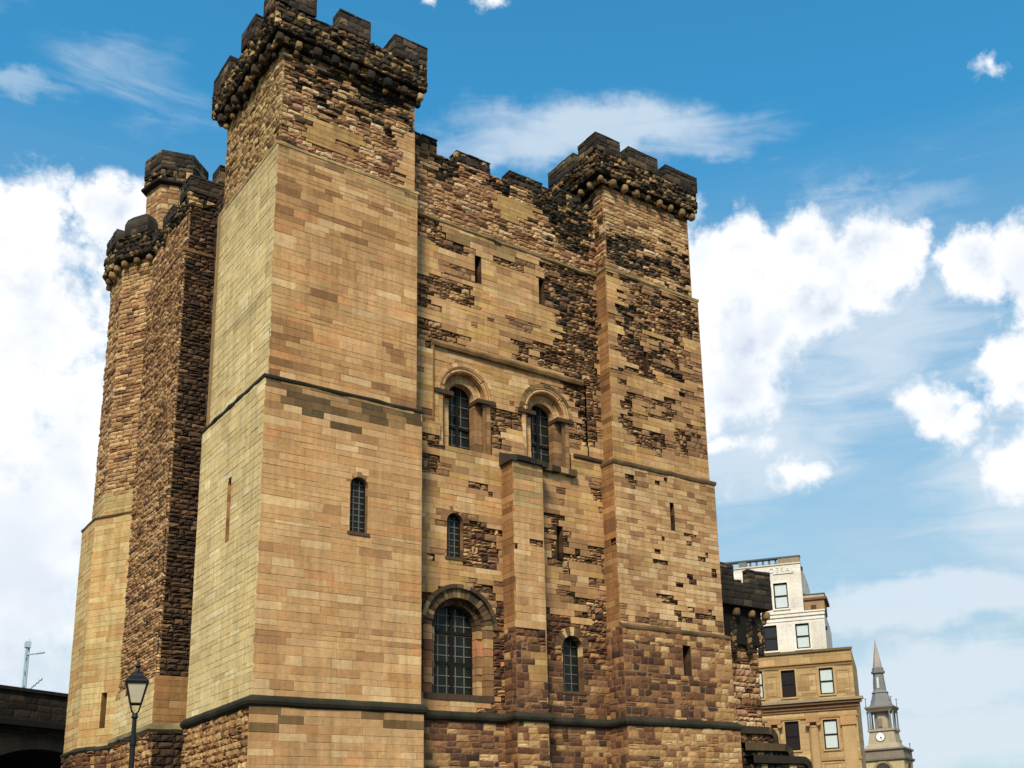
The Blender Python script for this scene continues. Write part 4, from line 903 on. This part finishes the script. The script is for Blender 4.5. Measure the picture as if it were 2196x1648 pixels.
for a in (-4.95, -8.2, -11.4): t.box((a - .35, -.75, 22.95), (a + .35, -.25, 23.42), lin((128, 122, 116)), bf)
a = -2.1
while a > -15:
    if not any(abs(a - q) < .5 for q in (-4.95, -8.2, -11.4)):
        p = PB(a, 0, -.5); t.frustum(p[0], p[1], [(22.95, .07), (23.1, .12), (23.3, .07), (23.43, .1)], 8, 0, lin((120, 122, 126)))
    a -= .55
t.build('balustrade', M_FAR, bld)
t = MB(); t.box((.05, -4.0, 18.6), (1.75, -.5, 19.75), lin((152, 122, 88)), bf); t.box((-.05, -4.1, 19.55), (2.0, -.35, 19.75), lin((120, 84, 62)), bf); t.box((-.02, -4.0, 19.75), (1.8, -.45, 20.0), lin((172, 160, 140)), bf); t.box((.6, -.5, 18.65), (1.05, -.46, 19.1), lin((90, 62, 40)), bf); t.box((-.1, -4, 20.0), (1.85, -.4, 20.08), lin((90, 88, 86)), bf); t.build('side_bay', M_FAR, bld)
for i, (a, h, z0, z1, pale) in enumerate(wins):
    off = -.3 if z0 > 15.2 else 0; Fw = BFo(off); P = PF(Fw); fr = lambda q, n, z: P(q, z, n); pts = outline(a, h, z0, z1, False)
    mb = MB(); reveal(mb, Fw, pts, 0, .22, [(1, (176, 140, 92))] if off == 0 else [(1, (216, 202, 184))], random.Random(i))
    mb.box((a - h - .14, -.04, z0 - .14), (a + h + .14, .1, z0 - .003), SAND if off == 0 else CRL, fr)
    for q in (-1, 1):
        x0, x1 = sorted((a + q * (h + .003), a + q * (h + .16))); mb.box((x0, -.04, z0), (x1, .045, z1 + .16), SAND if off == 0 else CRL, fr)
    mb.box((a - h, -.04, z1 + .003), (a + h, .045, z1 + .16), SAND if off == 0 else CRL, fr)
    o = mb.build('window', M_FAR, bld)
    f = MB(); zm = (z0 + z1) / 2
    for (x0, x1, q0, q1) in ((a - h, a - h + .1, z0, z1), (a + h - .1, a + h, z0, z1), (a - h + .1, a + h - .1, z1 - .12, z1), (a - h + .1, a + h - .1, z0, z0 + .12), (a - h + .1, a + h - .1, zm - .06, zm + .06)): f.box((x0, -.2, q0), (x1, -.1, q1), (.02,) * 3, fr)
    f.build('sash_frame', M_WOOD, o)
    for (q0, q1) in ((z0 + .12, zm - .06), (zm + .06, z1 - .12)):
        g = MB(); g.quad(P(a - h + .1, q0, -.16), P(a + h - .1, q0, -.16), P(a + h - .1, q1, -.16), P(a - h + .1, q1, -.16), (.5,) * 3); g.build('pane', M_BLIND if pale else M_DPANE, o)
for (a, w) in ((.0, .36), (2.85, .55), (-3.2, .36), (-6.0, .36)):
    mb = MB()
    if w < .5:
        p = PB(a, 0, .1); mb.frustum(p[0], p[1], [(2.0, .52), (2.3, .44), (8.6, .40), (8.7, .46), (8.78, .42)], 16, 0, SAND)
        for q in (-1, 1):
            e0 = PB(a + q * .44, 8.95, -.05); e1 = PB(a + q * .44, 8.95, .55); mb.tube([e0, e1], .19, 12, lin((178, 132, 92)))
        mb.box((a - .55, .0, 9.08), (a + .55, .58, 9.4), lin((172, 130, 88)), bf)
    else:
        mb.box((a - w, -.02, GZ), (a + w, .16, 8.7), SAND, bf); mb.box((a - w - .1, -.02, 8.7), (a + w + .1, .28, 9.4), lin((176, 136, 90)), bf)
    mb.build('column', M_FAR, bld)
for (a0, a1, z0, z1) in ((-.75, .55, 11.5, 13.2), (-3.6, -2.75, 11.5, 13.2), (2.2, 3.3, 11.5, 13.3), (.6, 2.1, 5.0, 5.7)):
    mb = MB(); w = .07
    for b in (((a0, -.01, z0), (a1, .035, z0 + w)), ((a0, -.01, z1 - w), (a1, .035, z1)), ((a0, -.01, z0 + w), (a0 + w, .035, z1 - w)), ((a1 - w, -.01, z0 + w), (a1, .035, z1 - w))): mb.box(*b, lin((164, 126, 80)), bf)
    mb.build('wall_panel', M_FAR, bld)
t = MB()
for z in (16.9, 19.9, 22.3):
    a = 1.65 if z < 18 else 0; t.box((a, -.9, z), (a + .16, -.6, z + .3), lin((60, 66, 72)), bf)
t.build('gutter_bracket', M_IRON, bld)

# ================================================================== CHURCH SPIRE
CX, CY = 145.75, 94.3
ch = thing('church_tower', (CX, CY, GZ), 'grey stone church steeple with clock and slender pointed spire in the distance', 'church tower')
CS = lin((166, 150, 124)); CSD = lin((130, 118, 102)); CSB = lin((124, 122, 120)); CSY = lin((190, 166, 124))
fa = math.atan2(CP.y - CY, CP.x - CX); CR_ = fa - R(12)          # one face looks nearly at the street
cN = (math.cos(CR_), math.sin(CR_), 0); cU = (-cN[1], cN[0], 0)
def cfr(a, n, z): return (CX + cU[0] * a + cN[0] * n, CY + cU[1] * a + cN[1] * n, z)
sq = CR_ + R(45); oc = CR_ + R(22.5)
t = MB(); t.frustum(CX, CY, [(GZ, 5.1), (13.2, 5.1)], 4, sq, CSY); t.frustum(CX, CY, [(13.2, 5.2), (13.4, 5.6), (13.7, 5.7), (13.8, 5.2), (14.9, 5.15), (15.1, 5.6), (15.35, 5.6), (15.4, 4.6)], 4, sq, CSD)
TW = t.build('tower_base', M_FAR, ch)
for k in range(4):
    a = CR_ + k * math.pi / 2; N = (math.cos(a), math.sin(a), 0); U = (-N[1], N[0], 0); F = ((CX + N[0] * 3.62, CY + N[1] * 3.62, 0), U, N); P = PF(F)
    mb = MB(); pts = outline(0, 1.3, 7.0, 11.6, True); mb.add([P(u, v, .012) for u, v in pts], [tuple(range(len(pts)))[::-1]], lin((70, 62, 54))); ring(mb, F, 0, 11.6, 1.3, 1.7, .12, .05, 9, [(1, (150, 130, 98))], rnd); mb.build('belfry_opening', M_FAR, ch)
t = MB(); t.frustum(CX, CY, [(15.3, 4.3), (15.9, 3.9), (16.3, 3.35), (18.3, 2.95), (18.4, 3.3), (18.75, 3.3), (18.8, 2.7)], 4, sq, CS); CKS = t.build('clock_stage', M_FAR, ch)
mb = MB(); mb.tube([cfr(-.2, 2.1, 17.4), cfr(-.2, 2.42, 17.4)], .82, 24, CSD); mb.build('clock_surround', M_FAR, CKS)
mb = MB(); mb.tube([cfr(-.2, 2.42, 17.4), cfr(-.2, 2.46, 17.4)], .7, 24, (.8,) * 3); mb.build('clock_dial', M_CLOCK, CKS)
mb = MB(); mb.tube([cfr(-.2, 2.5, 17.4), cfr(.12, 2.5, 17.15)], .05, 6, (.02,) * 3); mb.tube([cfr(-.2, 2.5, 17.4), cfr(-.05, 2.5, 16.9)], .04, 6, (.02,) * 3); mb.build('clock_hand', M_IRON, CKS)
t = MB(); t.frustum(CX, CY, [(18.75, 1.5), (21.9, 1.4)], 8, oc, CS); t.box((-.45, 1.5, 19.2), (.15, 1.66, 20.6), CSD, cfr); t.frustum(CX, CY, [(21.5, 1.55), (21.76, 1.9)], 8, oc, CSD); t.frustum(CX, CY, [(18.74, 1.9), (19.0, 1.55)], 8, oc, CSD); t.build('lantern_core', M_FAR, ch)
for k in range(4):
    for dq in (-.13, .13):
        a = sq + k * math.pi / 2 + dq; p = (CX + 2.75 * math.cos(a), CY + 2.75 * math.sin(a))
        mb = MB(); mb.tube([(p[0], p[1], 18.75), (p[0], p[1], 18.95), (p[0], p[1], 21.5), (p[0], p[1], 21.8)], [.2, .15, .13, .2], 8, CSB); mb.build('column', M_FAR, ch)
t = MB(); t.frustum(CX, CY, [(21.75, 2.95), (22.1, 3.2), (22.4, 3.5), (22.6, 3.5), (22.75, 2.6)], 4, sq, CSD); t.build('cornice', M_FAR, ch)
t = MB(); t.frustum(CX, CY, [(22.7, 2.2), (23.4, 1.8), (25.0, 1.35), (25.1, 1.5), (25.4, 1.3), (25.5, 1.12), (28.5, .9), (28.55, 1.2), (28.9, 1.22), (29.0, 1.02), (29.5, 1.0)], 8, oc, CSB)
for k in range(4):
    a = CR_ + k * math.pi / 2; N = (math.cos(a), math.sin(a), 0); U = (-N[1], N[0], 0); F = ((CX + N[0] * .93, CY + N[1] * .93, 0), U, N); P = PF(F); pts = outline(0, .2, 25.9, 27.6, True, 8)
    t.add([P(u, v, .16 - (v - 25.9) * .08) for u, v in pts], [tuple(range(len(pts)))[::-1]], lin((196, 200, 204))); t.box((0, 0, 0), (.01, .01, .01), CSD, lambda a_, n, z: P(a_, z + 24, n))
t.build('lantern_stage', M_FAR, ch)
t = MB(); t.frustum(CX, CY, [(29.45, .84), (32.2, .42), (34.2, .06), (34.3, .1), (34.45, .02)], 8, oc, lin((166, 152, 140))); t.build('spire', M_FAR, ch)
for k in range(4):
    a = sq + k * math.pi / 2
    for (r_, z0, z1) in ((3.1, 22.6, 24.2), (4.9, 15.35, 16.5)):
        p = (CX + r_ * math.cos(a), CY + r_ * math.sin(a)); mb = MB(); mb.tube([(p[0], p[1], z0), (p[0], p[1], z0 + .2), (p[0], p[1], z0 + .7), (p[0], p[1], z1 - .3), (p[0], p[1], z1 - .15), (p[0], p[1], z1)], [.16, .08, .07, .06, .16, .03], 8, CSB); mb.build('finial', M_FAR, ch)

# ================================================================== RAILWAY VIADUCT (left)
VA = R(62.9); VU = (math.sin(VA), math.cos(VA), 0); VN = (VU[1], -VU[0], 0); VO = (-0.92, 29.4, 0); VF = lambda n: ((VO[0] + VN[0] * n, VO[1] + VN[1] * n, 0), VU, VN); PV = PF(VF(0)); vf = lambda a, n, z: PV(a, z, n)
via = thing('railway_viaduct', PV(0, GZ, -4), 'dark sooty stone railway viaduct passing behind the keep on the left', 'viaduct')
arches = [Op(2.6 + k * 15.0, 6.2, GZ, -1.15) for k in range(-2, 3)]
t = MB(); wall(t, VF(0), -38, 40, GZ, 6.1, const(S_VIA), (.36, .5), arches, 451)
for o_ in arches:
    P = PF(VF(0)); pts = outline(o_.u, o_.h, o_.zb, o_.zt, True, 20); reveal(t, VF(0), pts, 0, 8.5, [(1, (30, 26, 23))], rnd, False); ring(t, VF(0), o_.u, o_.zt, o_.h, o_.h + .7, .03, .3, 25, [(2, (50, 42, 34)), (1, (40, 34, 28))], rnd, .01)
    t.quad(P(o_.u - 7, GZ, -8.4), P(o_.u + 7, GZ, -8.4), P(o_.u + 7, 5.6, -8.4), P(o_.u - 7, 5.6, -8.4), lin((24, 21, 18)))  # dark sheet closing the arch, its colour standing for the shade inside
t.box((-38, -8.5, 5.75), (40, -.15, 6.1), lin((36, 31, 26)), vf)
VW = t.build('arcade_wall', M_STONE, via)
t = MB(); t.box((-38, -.2, 6.05), (40, .3, 6.3), lin((34, 30, 25)), vf); t.box((-38, -.2, 6.3), (40, .16, 6.42), lin((50, 42, 34)), vf); t.build('string_course', M_STONE, via)
t = MB(); wall(t, VF(.02), -38, 40, 6.42, 7.72, const(S_VIA), (.3, .42), (), 455); t.box((-38, -.45, 6.42), (40, -.05, 7.7), lin((50, 42, 34)), vf); t.box((-38, -.55, 7.7), (40, .1, 7.86), lin((46, 40, 34)), vf); t.build('parapet', M_STONE, via)
ms = thing('railway_mast', PV(2.5, 6.1, -1.6), 'pale grey steel overhead line mast standing on the viaduct', 'mast')
mb = MB(); bx, by = PV(2.5, 0, -1.6)[:2]; side = Vector(VU).lerp(Vector(VN), .5).normalized()
a0 = Vector((bx, by, 6.1))
for q in (-.09, .09): mb.tube([a0 + Vector(VU) * q, a0 + Vector(VU) * q * .8 + Vector((0, 0, 4.35))], .05, 6, (.6,) * 3)
for k in range(6): z = .3 + k * .72; mb.tube([a0 + Vector(VU) * -.09 + Vector((0, 0, z)), a0 + Vector(VU) * .08 + Vector((0, 0, z + .66))], .025, 5, (.6,) * 3)
mb.build('pole', M_STEEL, ms)
mb = MB(); mb.box((-.13, -.13, 0), (.13, .13, .3), (.6,) * 3, lambda x, y, z: (bx + x, by + y, 10.2 + z)); mb.build('head_bracket', M_STEEL, ms)
for (z, dz) in ((9.85, .1), (7.9, .75)):
    mb = MB(); d = Vector((.82, -.55, 0)); p0 = Vector((bx, by, z)); p1 = p0 + d * .3 + Vector((0, 0, dz * .3)); p2 = p0 + d * .85 + Vector((0, 0, dz))
    mb.tube([p0, p1, p2], .04, 6, (.5,) * 3)
    for f in (.35, .6, .85): c = p1.lerp(p2, f); mb.tube([c - d * .05, c + d * .05], .06, 8, (.4,) * 3)
    mb.build('insulator_arm', M_STEEL, ms)

# ================================================================== STREET LAMP
LX, LY = -4.76, -6.61
lamp = thing('street_lamp', (LX, LY, GZ), 'black Victorian lantern street lamp on a post with a ladder bar', 'street lamp')
mb = MB(); mb.tube([(LX, LY, z) for z in (GZ, GZ + .9, GZ + .92, GZ + 1.05, GZ + 1.1, 1.1, 1.12, 1.3, 1.32, 1.62, 1.66, 1.74)], [.15, .14, .17, .17, .065, .05, .065, .065, .044, .04, .065, .045], 12, (.02,) * 3); mb.build('post', M_IRON, lamp)
ld = Vector((.79, -.61, 0)); c0 = Vector((LX, LY, 1.22)); mb = MB(); mb.tube([c0 - ld * .27, c0 + ld * .27], .02, 8, (.02,) * 3)
for q in (-1, 1): mb.tube([c0 + ld * (q * .25), c0 + ld * (q * .30)], .032, 8, (.02,) * 3)
mb.build('ladder_bar', M_IRON, lamp)
lr = math.atan2(CP.y - LY, CP.x - LX) + R(45)
def lc(k, r, z): a = lr + k * math.pi / 2; return (LX + r * math.cos(a), LY + r * math.sin(a), z)
zb_, zt_ = 1.92, 2.32; rb, rt_ = .135, .265
mb = MB()
for k in range(4):
    mb.tube([lc(k, rb, zb_), lc(k, rt_, zt_)], .016, 6, (.02,) * 3); mb.tube([lc(k, rb, zb_), lc(k + 1, rb, zb_)], .016, 6, (.02,) * 3); mb.tube([lc(k, rt_, zt_), lc(k + 1, rt_, zt_)], .022, 6, (.02,) * 3)
    mb.tube([(LX, LY, 1.7), lc(k, .09, 1.78), lc(k, rb, zb_)], .013, 6, (.02,) * 3)
FRM = mb.build('lantern_frame', M_IRON, lamp)
for k in range(4):
    g = MB(); i = .985; g.quad(lc(k, rb * i, zb_), lc(k + 1, rb * i, zb_), lc(k + 1, rt_ * i, zt_), lc(k, rt_ * i, zt_), (.7,) * 3); g.build('pane', M_LGLASS, FRM)
mb = MB(); mb.frustum(LX, LY, [(zt_ - .01, .285), (zt_ + .03, .305), (zt_ + .06, .28), (zt_ + .14, .17), (zt_ + .2, .12)], 4, lr, (.02,) * 3)
mb.tube([(LX, LY, z) for z in (2.5, 2.54, 2.56, 2.62, 2.66, 2.7, 2.76, 2.8)], [.1, .1, .05, .035, .06, .03, .02, .005], 10, (.02,) * 3); mb.build('lantern_cap', M_IRON, lamp)
